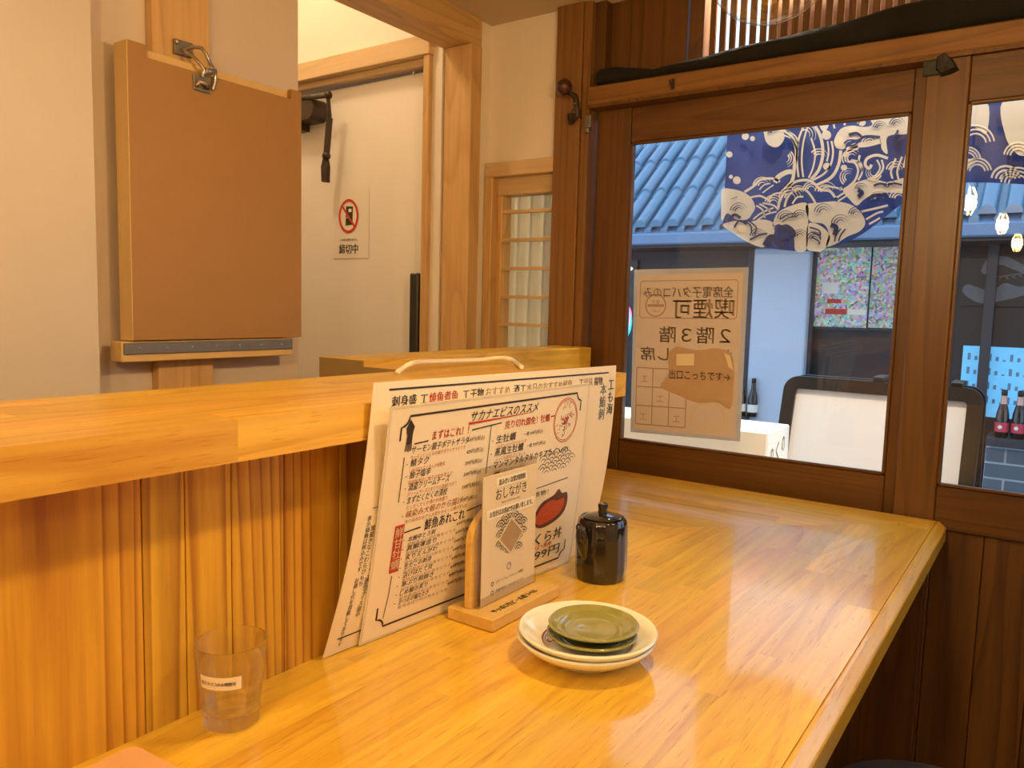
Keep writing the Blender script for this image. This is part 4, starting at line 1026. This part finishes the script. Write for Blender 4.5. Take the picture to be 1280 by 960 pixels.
# ================================================================ PENDANT BULBS
def pendant(loc, label, first=None):
    x, y, z = loc
    t = thing('pendant_bulb', label, 'pendant lamp', loc, group='globe pendant bulbs over the counter')
    r = .0625
    pr = [(r*math.sin(PI*k/20)+1e-5, -r*math.cos(PI*k/20)) for k in range(0, 17)]+[(.026, .062), (.019, .072), (.0150, .088)]
    G().lathe(pr, loc, 48).build('globe', 'bulb_glass', t, smooth=60)
    G().lathe([(.0005, .088), (.0160, .088), (.0160, .112), (.021, .114), (.023, .150), (.010, .165), (.0005, .165)], loc, 24).build('socket', 'bulb_brass', t, smooth=40)
    G().tube([(x, y, z+.165), (x, y, CE)], .003, 8).build('cord', 'black_metal', t)
    G().lathe([(.0005, 0), (.045, .0), (.05, -.02), (.0005, -.022)], (x, y, CE-.0005), 24).build('ceiling_rose', 'black_metal', t, smooth=40)
    st_ = G().tube([(x, y, z+.088), (x, y, z+.055), (x, y, z-.030)], [.009, .0035, .002], 10).build('glass_stem', 'bulb_glass', t, smooth=60)
    for k in range(6):
        a = k*PI/3+.3; ca, sa_ = math.cos(a), math.sin(a)
        G().tube([(x+.010*ca, y+.010*sa_, z+.046), (x+.021*ca, y+.021*sa_, z+.022), (x+.021*ca, y+.021*sa_, z-.014), (x+.010*ca, y+.010*sa_, z-.036)], .0014, 6).build('filament', 'filament', st_, smooth=60)
    lt = bpy.data.lights.new('bulb_light', 'POINT'); lt.energy = BULB_W; lt.color = WARM; lt.shadow_soft_size = .022
    lo = bpy.data.objects.new('bulb_light', lt); COL.objects.link(lo); lo.parent = t; lo.location = (0, 0, 0)
pendant((-.256, .778, .342), 'clear globe filament bulb hanging at the top of the picture before the lattice')
pendant((-.225, -.200, .372), 'clear globe filament bulb over the near counter, seen mirrored in the right pane')
pendant((-.200, -.850, .350), 'clear globe filament bulb farther behind the viewer, mirrored smaller in the right pane')

# ================================================================ THE STREET
st_g = B(-12, 8, 1.95, 14, FL-.06, FL-.005).build('ground', 'asphalt'); struct(st_g, 'grey street outside the window', 'street')
struct(B(-6, 6, YW+.12, YW+.3, CE+.4, 4.0).build('wall_outer_front', 'building_out'), 'outer wall of this building above the transom', 'wall')
struct(B(-6, PX0+.02, YW+.15, YW+.3, FL, CE+.4).build('wall_outer_side', 'building_out'), 'outer wall of this building left of the doors', 'wall') if False else None
# scalloped festoon curtain
YN2 = 2.02
def cpx(x, y): return (890+x/5.12, 140+y/5.12)
def NR(px, py, o): q_ = ony(px, py, YN2); return Vector((q_.x, YN2-o, q_.z))
hem = spline([(903, 281), (916, 289), (932, 298), (952, 307), (975, 312), (1003, 314), (1030, 311), (1052, 305), (1075, 294), (1095, 281), (1113, 266), (1128, 254), (1145, 243), (1170, 232), (1205, 228), (1245, 229), (1290, 231), (1330, 238)], 4)
nr = thing('festoon_curtain', 'navy festoon curtain printed with cream waves hanging outside the panes', 'curtain', NR(1000, 314, 0))
g = G(); vs_ = []; K = len(hem)
topz = .62
for j in range(9):
    for px, py in hem:
        q_ = ony(px, py, YN2); k = j/8
        xl_ = q_.x
        vs_.append((xl_, YN2+.0045*math.sin(xl_*55)*(1-k*.6), q_.z*(1-k)+topz*k))
g.add(vs_, [(j*K+i, j*K+i+1, (j+1)*K+i+1, (j+1)*K+i) for j in range(8) for i in range(K-1)])
g.build('cloth', 'noren_blue', nr, smooth='all', recalc=False)
g = G(); x0n, x1n = ony(962, 10, YN2).x, ony(1330, 238, YN2).x
g.slab(lambda u, v, o: (x0n+(x1n-x0n)*u, YN2+.0045*math.sin((x0n+(x1n-x0n)*u)*55)*.4-o, .6205+(1.10-.6205)*v), 60, 1, .002).build('header_band', 'noren_header', nr, smooth='all')
p = Print(lambda x, y, o: NR(*cpx(x, y), o), .008)
CR = 'noren_cream'; NV = 'noren_blue'
def blob(pts, ink=CR, off=None): p.poly(closed_spline(pts), ink, off)
def stroke(pts, wd=11, ink=CR, off=None, taper=False): p.line(spline(pts), wd*(1.4 if ink == CR else 1), ink, off, taper=taper)
blob([(72, 500), (130, 495), (200, 513), (255, 550), (282, 610), (262, 655), (230, 690), (160, 690), (105, 650), (70, 700), (66, 600)])
blob([(75, 725), (150, 700), (240, 705), (330, 690), (400, 715), (400, 790), (350, 850), (325, 868), (230, 832), (140, 775)])
blob([(612, 595), (700, 582), (800, 575), (900, 598), (960, 650), (985, 715), (950, 765), (870, 800), (790, 850), (735, 858), (752, 780), (720, 720), (640, 705), (610, 650)])
blob([(425, 650), (520, 600), (615, 590), (620, 720), (610, 880), (540, 888), (525, 790), (440, 720), (395, 735)])
blob([(342, 95), (415, 88), (470, 150), (450, 208), (410, 230), (360, 205), (340, 150)])
blob([(1030, 25), (1275, -30), (1290, 130), (1130, 160), (1128, 270), (1090, 240), (1078, 180), (1000, 158), (930, 180), (870, 200), (850, 240), (800, 232), (788, 180), (830, 112), (900, 92), (980, 100), (1030, 85)])
blob([(850, 490), (930, 452), (1030, 430), (1112, 450), (1180, 440), (1240, 430), (1240, 520), (1180, 520), (1050, 522), (975, 565), (930, 602), (885, 562), (850, 520)])
blob([(620, 720), (700, 730), (760, 800), (720, 885), (640, 890), (610, 860)])
blob([(690, 60), (720, 50), (760, 60), (730, 130), (700, 110)])
for x, y, r_ in ((220, 160, 23), (266, 174, 16), (118, 275, 20), (166, 440, 25), (128, 418, 13), (740, 352, 24), (850, 360, 20), (738, 152, 30), (818, 195, 32), (965, 70, 24), (905, 120, 26), (540, 92, 14), (500, 84, 16), (200, 750, 26), (830, 495, 12)):
    p.disc(x, y, r_, r_, CR, .0084)
# cream strokes over navy
for pts, wd in (([(430, 115), (490, 135), (530, 190), (548, 260), (535, 340), (520, 440), (470, 500)], 15), ([(460, 150), (520, 180), (545, 240)], 7), ([(480, 120), (540, 160), (560, 220)], 7),
                ([(650, 70), (700, 160), (715, 270), (690, 370), (640, 435)], 14), ([(600, 80), (560, 180), (548, 300), (560, 420)], 9), ([(640, 170), (665, 260), (655, 350), (625, 425)], 8), ([(620, 90), (590, 200), (580, 320), (590, 420)], 8),
                ([(770, 190), (780, 260), (765, 340), (720, 400), (650, 440)], 9), ([(745, 190), (752, 260), (740, 320)], 8), ([(830, 250), (815, 340), (770, 420), (680, 470)], 14),
                ([(215, 515), (270, 480), (320, 435), (400, 430), (440, 450)], 11), ([(410, 455), (430, 420), (480, 390), (520, 385)], 22), ([(310, 500), (340, 470), (380, 460)], 6), ([(330, 520), (370, 490), (400, 470)], 6),
                ([(250, 550), (310, 540), (350, 555), (380, 575)], 9), ([(370, 560), (400, 530), (450, 520), (480, 530)], 8), ([(430, 620), (440, 570), (480, 500), (540, 450), (620, 440), (670, 470), (700, 500), (760, 510), (800, 560)], 12),
                ([(470, 610), (490, 550), (540, 500), (600, 500), (640, 540), (670, 590)], 10), ([(520, 590), (550, 550), (590, 545)], 8),
                ([(290, 600), (330, 630), (345, 680)], 8), ([(310, 590), (360, 620), (380, 650)], 8), ([(330, 585), (400, 600), (430, 630)], 8), ([(290, 700), (350, 660), (420, 640)], 7), ([(270, 690), (320, 650), (400, 615)], 7),
                ([(870, 320), (920, 330), (940, 380), (920, 440), (880, 480)], 10), ([(895, 310), (955, 330), (965, 390), (940, 440)], 8), ([(1130, 300), (1060, 280), (1000, 300), (985, 340), (1010, 365), (1025, 340)], 13),
                ([(1090, 310), (1100, 360), (1070, 410), (1020, 440)], 9), ([(1060, 310), (1080, 360), (1050, 410), (1000, 435)], 8), ([(950, 280), (945, 330), (970, 380)], 10), ([(870, 250), (920, 220), (1000, 210), (1080, 190)], 24), ([(850, 290), (890, 250), (940, 230)], 18),
                ([(850, 90), (870, 50), (900, 30)], 9), ([(940, 80), (960, 40), (990, 25)], 9), ([(780, 70), (790, 110)], 9),
                ([(700, 480), (760, 480), (830, 495)], 8), ([(790, 560), (850, 520)], 9), ([(810, 575), (880, 530)], 8),
                ([(960, 640), (1050, 620), (1130, 600)], 10), ([(990, 690), (1060, 650), (1100, 640)], 9), ([(1010, 720), (1080, 680)], 9), ([(1180, 300), (1150, 380), (1160, 430)], 9), ([(1220, 290), (1190, 380), (1200, 440)], 9), ([(1250, 270), (1230, 360)], 9)):
    stroke(pts, wd, CR, .0084)
# navy strokes over cream
for pts, wd in (([(850, 205), (880, 185), (940, 190), (915, 215), (880, 220)], 10), ([(880, 150), (930, 140), (970, 170)], 16), ([(960, 170), (1000, 160), (1080, 165)], 16), ([(110, 700), (150, 660), (190, 680)], 18), ([(150, 740), (180, 700), (230, 720)], 12),
                ([(215, 700), (255, 730), (260, 780)], 9), ([(245, 700), (290, 740), (280, 780)], 9), ([(250, 820), (310, 790), (360, 780)], 12), ([(440, 760), (480, 740), (520, 770), (520, 800)], 40), ([(350, 860), (380, 810), (420, 820), (460, 870)], 46), ([(450, 830), (490, 820), (510, 860)], 9), ([(430, 800), (470, 800), (500, 830)], 8),
                ([(440, 690), (490, 660), (540, 650)], 8), ([(455, 705), (500, 680), (545, 672)], 7), ([(630, 740), (690, 760), (700, 790)], 10), ([(640, 770), (690, 790), (700, 820)], 9), ([(640, 800), (690, 830), (690, 850)], 9), ([(765, 725), (800, 740), (790, 790)], 30), ([(830, 750), (800, 790), (790, 830)], 9), ([(860, 750), (830, 790), (815, 830)], 9),
                ([(940, 500), (965, 520), (940, 545)], 26), ([(1040, 475), (1080, 462), (1120, 470)], 14), ([(1000, 560), (1060, 535), (1130, 540)], 22), ([(985, 590), (1040, 565), (1110, 560)], 8), ([(1140, 180), (1180, 150), (1195, 120)], 14), ([(1180, 200), (1230, 160), (1270, 150)], 10), ([(1130, 470), (1170, 460), (1220, 470)], 12),
                ([(130, 560), (170, 545)], 4), ([(400, 745), (430, 760)], 5)):
    stroke(pts, wd, NV, .0090)
random.seed(21)
for cx_, cy_, r_, a0, sp_, ink in ((600, 150, 70, 4.2, 2.6, CR), (900, 300, 60, 2.6, 3.0, CR), (1015, 215, 55, 3.4, 2.8, CR), (330, 480, 60, 3.3, 2.4, CR), (400, 590, 55, 3.4, 2.6, CR), (505, 555, 70, 3.2, 3.0, CR), (735, 520, 70, 3.3, 2.6, CR),
        (880, 420, 55, 2.2, 3.0, CR), (1075, 570, 70, 3.3, 2.6, CR), (1040, 390, 50, .4, 3.2, CR), (475, 300, 55, 5.4, 2.2, CR), (690, 300, 60, 3.8, 2.2, CR), (1180, 380, 60, 3.3, 2.8, CR), (1200, 560, 60, 3.3, 2.6, CR), (560, 520, 45, 3.3, 2.8, CR), (640, 500, 50, 3.3, 2.8, CR),
        (180, 640, 55, 3.3, 2.6, NV), (300, 800, 50, 3.3, 2.8, NV), (480, 690, 55, 3.3, 2.6, NV), (660, 820, 50, 3.3, 2.8, NV), (830, 720, 60, 3.3, 2.6, NV), (930, 660, 50, 3.3, 2.6, NV), (720, 650, 60, 3.3, 2.6, NV), (570, 680, 50, 3.3, 2.8, NV), (570, 800, 45, 3.3, 2.8, NV), (1190, 90, 50, 3.3, 2.6, NV), (1080, 110, 45, 3.3, 2.6, NV), (960, 500, 40, 3.3, 2.6, NV), (1150, 490, 45, 3.3, 2.6, NV), (400, 140, 35, 3.3, 2.6, NV)):
    for k in (1, .72, .46): p.arc(cx_, cy_, r_*k, a0, a0+sp_, (11 if ink == CR else 8)*(1.15-.3*k), ink, .0088 if ink == CR else .0094, n=16, taper=2)
# next bay of the curtain, seen through the right pane
def bay(dx):
    f = lambda pts: [(x+dx, y) for x, y in pts]
    blob(f([(1560, -40), (1760, -60), (1760, 140), (1700, 110), (1650, 90), (1590, 110), (1560, 60)]))
    blob(f([(1560, 260), (1620, 300), (1700, 310), (1640, 370), (1600, 440), (1560, 440)]))
    blob(f([(1860, -60), (2080, -90), (2080, 330), (2010, 290), (1950, 270), (1880, 160)]))
    for cx_, cy_, r_ in ((1690, 120, 120), (1640, 220, 80), (1700, 300, 90), (1960, 380, 110), (1960, 200, 90)):
        for k in (1, .78, .56): p.arc(cx_+dx, cy_+90, r_*k, -PI*.95, -PI*.05, 11, CR, .0086, n=16)
    for k in (1, .7, .4): p.arc(1880+dx, 440, 90*k, -PI*.95, -PI*.05, 14, CR, .0086, n=16)
bay(0)
p.done(nr, {CR: 'wave_print', NV: 'wave_print'})
# unseen fill lights added to brighten the curtain
for i, x_ in enumerate((-.62, -.02)):
    el = thing('curtain_fill', 'added unseen fill light above the curtain, over the '+('left' if i == 0 else 'right')+' pane', 'lamp', (x_, 1.90, .98))
    G().lathe([(.001, .05), (.024, .05), (.028, .0), (.024, .0), (.020, .04), (.001, .04)], (x_, 1.90, .97), 20).build('can', 'black_metal', el, smooth=40)
    lt = bpy.data.lights.new('curtain_fill_light', 'POINT'); lt.energy = CURTAIN_FILL_W; lt.color = (1, .86, .66); lt.shadow_soft_size = .03
    lo = bpy.data.objects.new('curtain_fill_light', lt); COL.objects.link(lo); lo.parent = el; lo.location = (0, 0, -.02); lo.rotation_euler = (R(14), 0, 0)
el = thing('street_fill', 'added fill light over the street in front of the curtain rail, out of sight', 'lamp', (-.5, 2.30, 1.30))  # unseen light added to brighten the A-board
G().lathe([(.001, .05), (.03, .05), (.035, .0), (.03, .0), (.026, .04), (.001, .04)], (-.5, 2.30, 1.29), 20).build('can', 'black_metal', el, smooth=40)
lt = bpy.data.lights.new('street_fill_light', 'POINT'); lt.energy = STREET_FILL_W; lt.color = (1, .82, .58); lt.shadow_soft_size = .03
lo = bpy.data.objects.new('street_fill_light', lt); COL.objects.link(lo); lo.parent = el; lo.location = (0, 0, -.02)
# wooden poles right behind the curtain
for i, px in enumerate((1004, 1122, 1252)):
    q_ = ony(px, 200, YN2+.03)
    tag(B(q_.x-.0125, q_.x+.0125, YN2+.016, YN2+.04, FL, 1.15).build('curtain_pole', 'street_pole', bevel=.003) if False else B(q_.x-.0125, q_.x+.0125, YN2+.016, YN2+.04, (.20, .33, .32)[i], 1.095).build('curtain_pole', 'street_pole', bevel=.003),
        ('slim wooden pole behind the middle of the festoon curtain', 'slim wooden pole behind the curtain beside the middle stile', 'slim wooden pole behind the curtain in the right pane')[i], 'pole')
tag(B(-1.3, 1.3, YN2-.01, YN2+.06, 1.1005, 1.16).build('curtain_rail', 'street_pole', bevel=.004), 'wooden rail carrying the festoon curtain, hidden above the doors', 'rail')
# white box sign by the door
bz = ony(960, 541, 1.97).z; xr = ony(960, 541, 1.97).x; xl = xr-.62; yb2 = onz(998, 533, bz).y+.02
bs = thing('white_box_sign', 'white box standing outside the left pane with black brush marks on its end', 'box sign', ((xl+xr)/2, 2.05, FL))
B(xl, xr, 1.97, yb2, FL, bz).build('box', 'street_box_glow', bs, bevel=.004)
p = Print(lambda a, b, o: Vector((xr+o, 1.97+a, bz-.30+b)), .0008)
for a, b, s_ in ((.028, .215, 'の'), (.075, .222, 'く'), (.125, .235, 'の'), (.015, .155, 'ち'), (.120, .160, 'り')): p.text(s_, a, b, .055, 'ink', bold=.0, width=.028)
p.done(bs, {'ink': 'lettering'})
# A-board
YA = 3.0
al, ar = ony(985, 470, YA), ony(1232, 484, YA); az = (al.z+ar.z)/2
ab = thing('a_board', 'blank white A-board sign with a thick black rounded frame standing in the street', 'sign board', ((al.x+ar.x)/2, YA, FL))
slope = .30
def AF(x, z, o): return Vector((x, YA-(az-z)*slope-o, z))
def AB2(x, z, o): return Vector((x, YA+.05+(az-z)*slope*.8+o, z))
def rrect(x0, x1, z0, z1, r_, n=6):
    o = []
    for cx_, cz, a0 in ((x1-r_, z1-r_, 0), (x0+r_, z1-r_, PI/2), (x0+r_, z0+r_, PI), (x1-r_, z0+r_, 1.5*PI)):
        for k in range(n+1): t = a0+k/n*PI/2; o.append((cx_+r_*math.cos(t), cz+r_*math.sin(t)))
    return o
outer = rrect(al.x, ar.x, FL, az, .05); inner = rrect(al.x+.045, ar.x-.045, FL+.12, az-.045, .012)
for fn, nm in ((AF, 'front_frame'), (AB2, 'rear_frame')):
    g = G(); n_ = len(outer)
    g.add([fn(x, z, .0) for x, z in outer]+[fn(x, z, 0) for x, z in inner]+[fn(x, z, .035) for x, z in outer]+[fn(x, z, .035) for x, z in inner],
          [(i, (i+1) % n_, n_+(i+1) % n_, n_+i) for i in range(n_)]+[(2*n_+(i+1) % n_, 2*n_+i, 3*n_+i, 3*n_+(i+1) % n_) for i in range(n_)]+[(i, 2*n_+i, 2*n_+(i+1) % n_, (i+1) % n_) for i in range(n_)]+[(n_+(i+1) % n_, 3*n_+(i+1) % n_, 3*n_+i, n_+i) for i in range(n_)])
    g.build(nm, 'board_frame', ab, smooth=40)
    g = G(); m_ = len(inner); g.add([fn(x, z, .012) for x, z in inner]+[fn(x, z, .020) for x, z in inner], [tuple(range(m_)), tuple(range(m_, 2*m_))]+[(i, (i+1) % m_, m_+(i+1) % m_, m_+i) for i in range(m_)])
    g.build('panel', 'board_white' if fn is AF else 'blue_paper', ab)
B(al.x+.30, al.x+.34, YA-.03, YA+.08, az-.002, az+.018).build('top_hinge', 'board_frame', ab, bevel=.004)
B(ar.x-.10, ar.x-.06, YA-.03, YA+.08, az-.002, az+.018).build('top_hinge', 'board_frame', ab, bevel=.004)
# facade across the street
YF = 6.0
struct(B(-7, 4, YF, YF+.2, FL, .66).build('wall_street', 'facade_dark'), 'dark shopfront wall across the street', 'wall')
struct(B(-7, 4, YF+1.6, YF+1.8, FL, 1.55).build('wall_street_upper', 'building_out'), 'upper storey wall across the street behind the blue roof', 'wall')
# blue tiled roof
rf = thing('tiled_roof', 'blue glazed tile roof of the house across the street', 'roof', (-1.5, YF-.4, .6))
eav = ony(783, 288, 5.6); ez = eav.z
ang = R(40); Lr = .47; pit = .137
def tilemesh():
    g = G(); n_ = 7
    P_ = []
    for s_ in (0, 1):
        for k in range(n_+1):
            a = PI*k/n_; P_.append((-math.cos(a)*pit*.36, s_*Lr*math.cos(ang)*1.06, s_*Lr*math.sin(ang)*1.06+math.sin(a)*.055+(0.02 if s_ == 0 else 0)))
    g.add(P_, [(k, k+1, n_+2+k, n_+1+k) for k in range(n_)])
    g.add([(pit*.30, 0, .0), (pit*.72, 0, .0), (pit*.72, Lr*math.cos(ang)*1.06, Lr*math.sin(ang)*1.06-.012), (pit*.30, Lr*math.cos(ang)*1.06, Lr*math.sin(ang)*1.06-.012), (pit*.30, 0, -.03), (pit*.72, 0, -.03)], [(0, 1, 2, 3), (4, 5, 1, 0)])
    g.add([P_[k] for k in range(n_+1)], [tuple(range(n_+1))])
    return g
t0_ = None; ncol = int((1.6+4.4)/pit)
for cidx in range(3):
    for i in range(ncol):
        base = Vector((-4.4+i*pit, 5.6+cidx*Lr*math.cos(ang), ez+cidx*Lr*math.sin(ang)))
        if t0_ is None: t0_ = tilemesh().build('tile', 'roof_blue', rf, smooth=50, base=(0, 0, 0)); t0_.location = base-ORG[rf]; ORG[t0_] = base
        else: cpart(t0_, 'tile', base, rf)
G().prism_x([(5.6, ez-.06), (5.6+3*Lr*math.cos(ang), ez+3*Lr*math.sin(ang)-.06), (5.6+3*Lr*math.cos(ang), ez+3*Lr*math.sin(ang)-.03), (5.6, ez-.03)], -4.5, 1.7).build('roof_deck', 'gutter_blue', rf)
B(-4.5, 1.7, 5.56, 5.62, ez-.12, ez-.035).build('gutter', 'gutter_blue', rf, bevel=.01)
B(-4.5, 1.7, 5.62, YF, ez-.14, ez-.11).build('soffit', 'facade_trim', rf)
def at(px, py, Y=YF-.05): return ony(px, py, Y)
# pale pillar
a, b_ = at(945, 300, YF-.15), at(1003, 540, YF-.15)
tag(B(a.x, b_.x-.02, YF-.17, YF-.001, FL, ez-.14).build('shop_pillar', 'pillar_white', bevel=.01), 'pale blue-white pillar of the shopfront across the street', 'pillar')
# posters
a, b_ = at(1017, 307), at(1082, 410)
pf = thing('street_poster', 'large colourful crowded poster left of the middle stile across the street', 'poster', ((a.x+b_.x)/2, YF-.03, b_.z))
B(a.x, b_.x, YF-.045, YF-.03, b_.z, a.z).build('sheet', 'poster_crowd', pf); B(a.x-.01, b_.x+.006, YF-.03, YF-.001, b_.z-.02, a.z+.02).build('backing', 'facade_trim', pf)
pw_ = b_.x-a.x
for f0, f1, z0, z1, mt_, nm in ((.28, .66, .09, .13, 'sign_red', 'red_banner'), (.20, .48, .24, .32, 'sign_white', 'white_panel'), (.68, .98, .09, .13, 'label_paper', 'yellow_banner'), (.30, .55, .17, .20, 'sign_red', 'red_strip')):
    B(a.x+f0*pw_, a.x+f1*pw_, YF-.047, YF-.0451, b_.z+z0, b_.z+z1).build(nm, mt_, pf)
a2, b2 = at(1092, 307), at(1160, 412)
pf2 = thing('street_poster', 'colourful poster partly hidden by the middle stile across the street', 'poster', ((a2.x+b2.x)/2, YF-.03, b2.z))
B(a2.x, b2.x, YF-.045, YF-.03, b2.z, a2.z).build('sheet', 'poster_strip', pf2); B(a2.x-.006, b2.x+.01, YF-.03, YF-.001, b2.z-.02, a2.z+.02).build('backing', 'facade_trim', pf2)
# mullions and lower dark brick panel of the shopfront
for px, lab in ((1012, 'dark upright trim beside the pale pillar across the street'), (1235, 'dark upright mullion between the shop panes across the street'), (938, 'dark upright trim left of the pale pillar across the street')):
    q_ = at(px, 400); tag(B(q_.x-.03, q_.x+.03, YF-.09, YF-.047, FL, ez-.14).build('shop_mullion', 'facade_trim', bevel=.004), lab, 'mullion')
# reflection of a wave picture, painted as dull shapes on a panel
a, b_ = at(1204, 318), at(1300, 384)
wv = thing('wave_reflection', 'dull grey wave reflection painted on the dark shopfront in the right pane', 'reflection', ((a.x+b_.x)/2, YF-.02, b_.z))
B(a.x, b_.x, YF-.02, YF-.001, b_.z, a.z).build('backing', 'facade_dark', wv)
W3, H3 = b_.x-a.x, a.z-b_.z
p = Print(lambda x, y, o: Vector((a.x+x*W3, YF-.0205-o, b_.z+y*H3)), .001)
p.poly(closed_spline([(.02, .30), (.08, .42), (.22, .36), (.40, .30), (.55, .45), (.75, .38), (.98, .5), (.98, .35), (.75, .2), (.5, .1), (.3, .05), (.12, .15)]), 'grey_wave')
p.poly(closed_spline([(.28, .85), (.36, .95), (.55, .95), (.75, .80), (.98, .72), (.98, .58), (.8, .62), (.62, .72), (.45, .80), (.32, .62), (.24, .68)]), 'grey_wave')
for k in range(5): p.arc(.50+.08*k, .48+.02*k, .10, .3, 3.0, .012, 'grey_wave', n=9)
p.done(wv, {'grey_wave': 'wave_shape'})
# glowing blue menu panel, shelf, bottles and slate tiles
a, b_ = at(1204, 432), at(1330, 530)
bp_ = thing('blue_menu_panel', 'glowing blue menu panel behind the bottles across the street', 'display panel', ((a.x+b_.x)/2, YF-.03, b_.z))
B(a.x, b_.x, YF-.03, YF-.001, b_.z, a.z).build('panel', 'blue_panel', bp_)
W3, H3 = b_.x-a.x, a.z-b_.z
p = Print(lambda x, y, o: Vector((a.x+x*W3, YF-.0305-o, b_.z+y*H3)), .001)
for r_ in range(4):
    for k in range(14): p.rect(.05+k*.068, .80-r_*.2, .05+k*.068+.03, .90-r_*.2-.04*(k % 3), 'gutter_blue')
p.done(bp_, {'gutter_blue': 'menu_lines'})
zs = at(1260, 547, YF-.25).z; x0 = at(1234, 547, YF-.25).x
sh = tag(B(x0, x0+1.5, YF-.36, YF-.001, zs-.05, zs).build('bottle_shelf', 'facade_trim', bevel=.004), 'dark counter shelf carrying the bottles across the street', 'shelf')
bwall = thing('slate_wall', 'dark slate tile wall with pale joints under the bottle shelf', 'tiled wall', (x0+.75, YF-.3, FL), kind='structure')
B(x0, x0+1.5, YF-.30, YF-.002, FL, zs-.051).build('mortar_bed', 'mortar', bwall)
br = None; bh, bl_ = .098, .235
row = 0; z = zs-.055-bh
while z > FL-.02:
    xx = x0+(.0 if row % 2 else -.12)
    while xx < x0+1.3:
        xa_ = max(xx, x0+.003)
        if xa_ == xx:
            if br is None: br = B(xx, xx+bl_-.014, YF-.312, YF-.2995, z, z+bh-.014).build('brick', 'slate_brick', bwall)
            else: cpart(br, 'brick', Vector((xx+(bl_-.014)/2, ORG[br].y, z)), bwall)
        else: B(xa_, xx+bl_-.014, YF-.312, YF-.2995, z, z+bh-.014).build('brick', 'slate_brick', bwall)
        xx += bl_
    z -= bh; row += 1
def bottle(c, label, h=.30, labmat='label_pink', foil='foil_pink', group=None):
    t = thing('wine_bottle', label, 'bottle', c, group=group); s_ = h/.30
    G().lathe([(.0005*s_, 0), (.034*s_, 0), (.038*s_, .005*s_), (.038*s_, .115*s_), (.035*s_, .150*s_), (.026*s_, .190*s_), (.017*s_, .225*s_), (.0145*s_, .28*s_), (.0005, .28*s_)], c, 24).build('body', 'bottle_glass', t, smooth=50)
    lb_ = G().lathe([(.0388*s_, .035*s_), (.0388*s_, .095*s_)], c, 24).build('label', labmat, t, smooth=True)
    G().lathe([(.0225*s_, .200*s_), (.0185*s_, .225*s_), (.0158*s_, .262*s_)], c, 20).build('foil', foil, t, smooth=True)
    G().lathe([(.0162*s_, .262*s_), (.0175*s_, .268*s_), (.0175*s_, .295*s_), (.012*s_, .30*s_), (.0005, .30*s_)], c, 20).build('cap', 'bottle_glass', t, smooth=40)
    G().lathe([(.0005, -.0005), (.011*s_, -.0005), (.011*s_, .0), (.0005, .0)], (0, 0, 0), 12)
    g = G(); q_ = Vector(c)+Vector((-.008, -.0396*s_, .066*s_)); g.add([q_+Vector((.012*s_*math.cos(k*PI/6), 0, .012*s_*math.sin(k*PI/6))) for k in range(12)], [tuple(range(12))]); g.build('seal', 'label_paper', t)
for px, lab in ((1251, 'dark sparkling wine bottle with pink label nearest the A-board'), (1271.5, 'dark sparkling wine bottle with pink label, second from the A-board'), (1292, 'dark sparkling wine bottle with pink label at the picture edge')):
    q_ = onz(px, 545, zs); q_.y = YF-.25; q_ = Vector((ony(px, 545, YF-.25).x, YF-.25, zs)); bottle(q_, lab)
# pale-labelled bottles by the pillar, on their own ledge
zq = at(935, 520, YF-.2).z
tag(B(at(890, 520).x, at(943, 520).x, YF-.3, YF-.001, zq-.03, zq).build('bottle_ledge', 'facade_trim', bevel=.003), 'low dark ledge left of the pale pillar holding two bottles', 'ledge')
for px, lab in ((925.5, 'small wine bottle with a pale label beside the notice edge'), (940, 'small wine bottle with a pale label next to the pale pillar')):
    bottle(Vector((ony(px, 520, YF-.2).x, YF-.2, zq)), lab, .29, 'sign_white', 'bottle_glass')
# neon
q_ = at(781, 355)
ns = thing('neon_sign', 'small white and pink neon loops by the left edge of the pane', 'neon sign', q_)
def nring(cx_, cy_, rx, rz, mat, nm): G().tube([(ony(cx_, cy_, YF-.04).x+rx*math.cos(2*PI*k/24), YF-.04, ony(cx_, cy_, YF-.04).z+rz*math.sin(2*PI*k/24)) for k in range(25)], .012, 6, caps=False).build(nm, mat, ns, smooth=60)
nring(781, 364, .035, .062, 'neon', 'tube_loop'); nring(782, 396, .045, .09, 'neon_pink', 'tube_loop'); nring(781, 402, .055, .13, 'neon_teal', 'tube_loop')
G().tube([ony(780, 352, YF-.04), ony(784, 340, YF-.04), ony(790, 335, YF-.04)], .012, 6).build('tube_stroke', 'neon', ns, smooth=60)
B(q_.x-.12, q_.x+.10, YF-.028, YF-.001, q_.z-.45, q_.z+.2).build('backing', 'facade_trim', ns)

# ---------------------------------------------------------------- lift everything so the floor is z = 0
for o in bpy.data.objects:
    if o.parent is None: o.location.z += LIFT
bpy.context.view_layer.update()
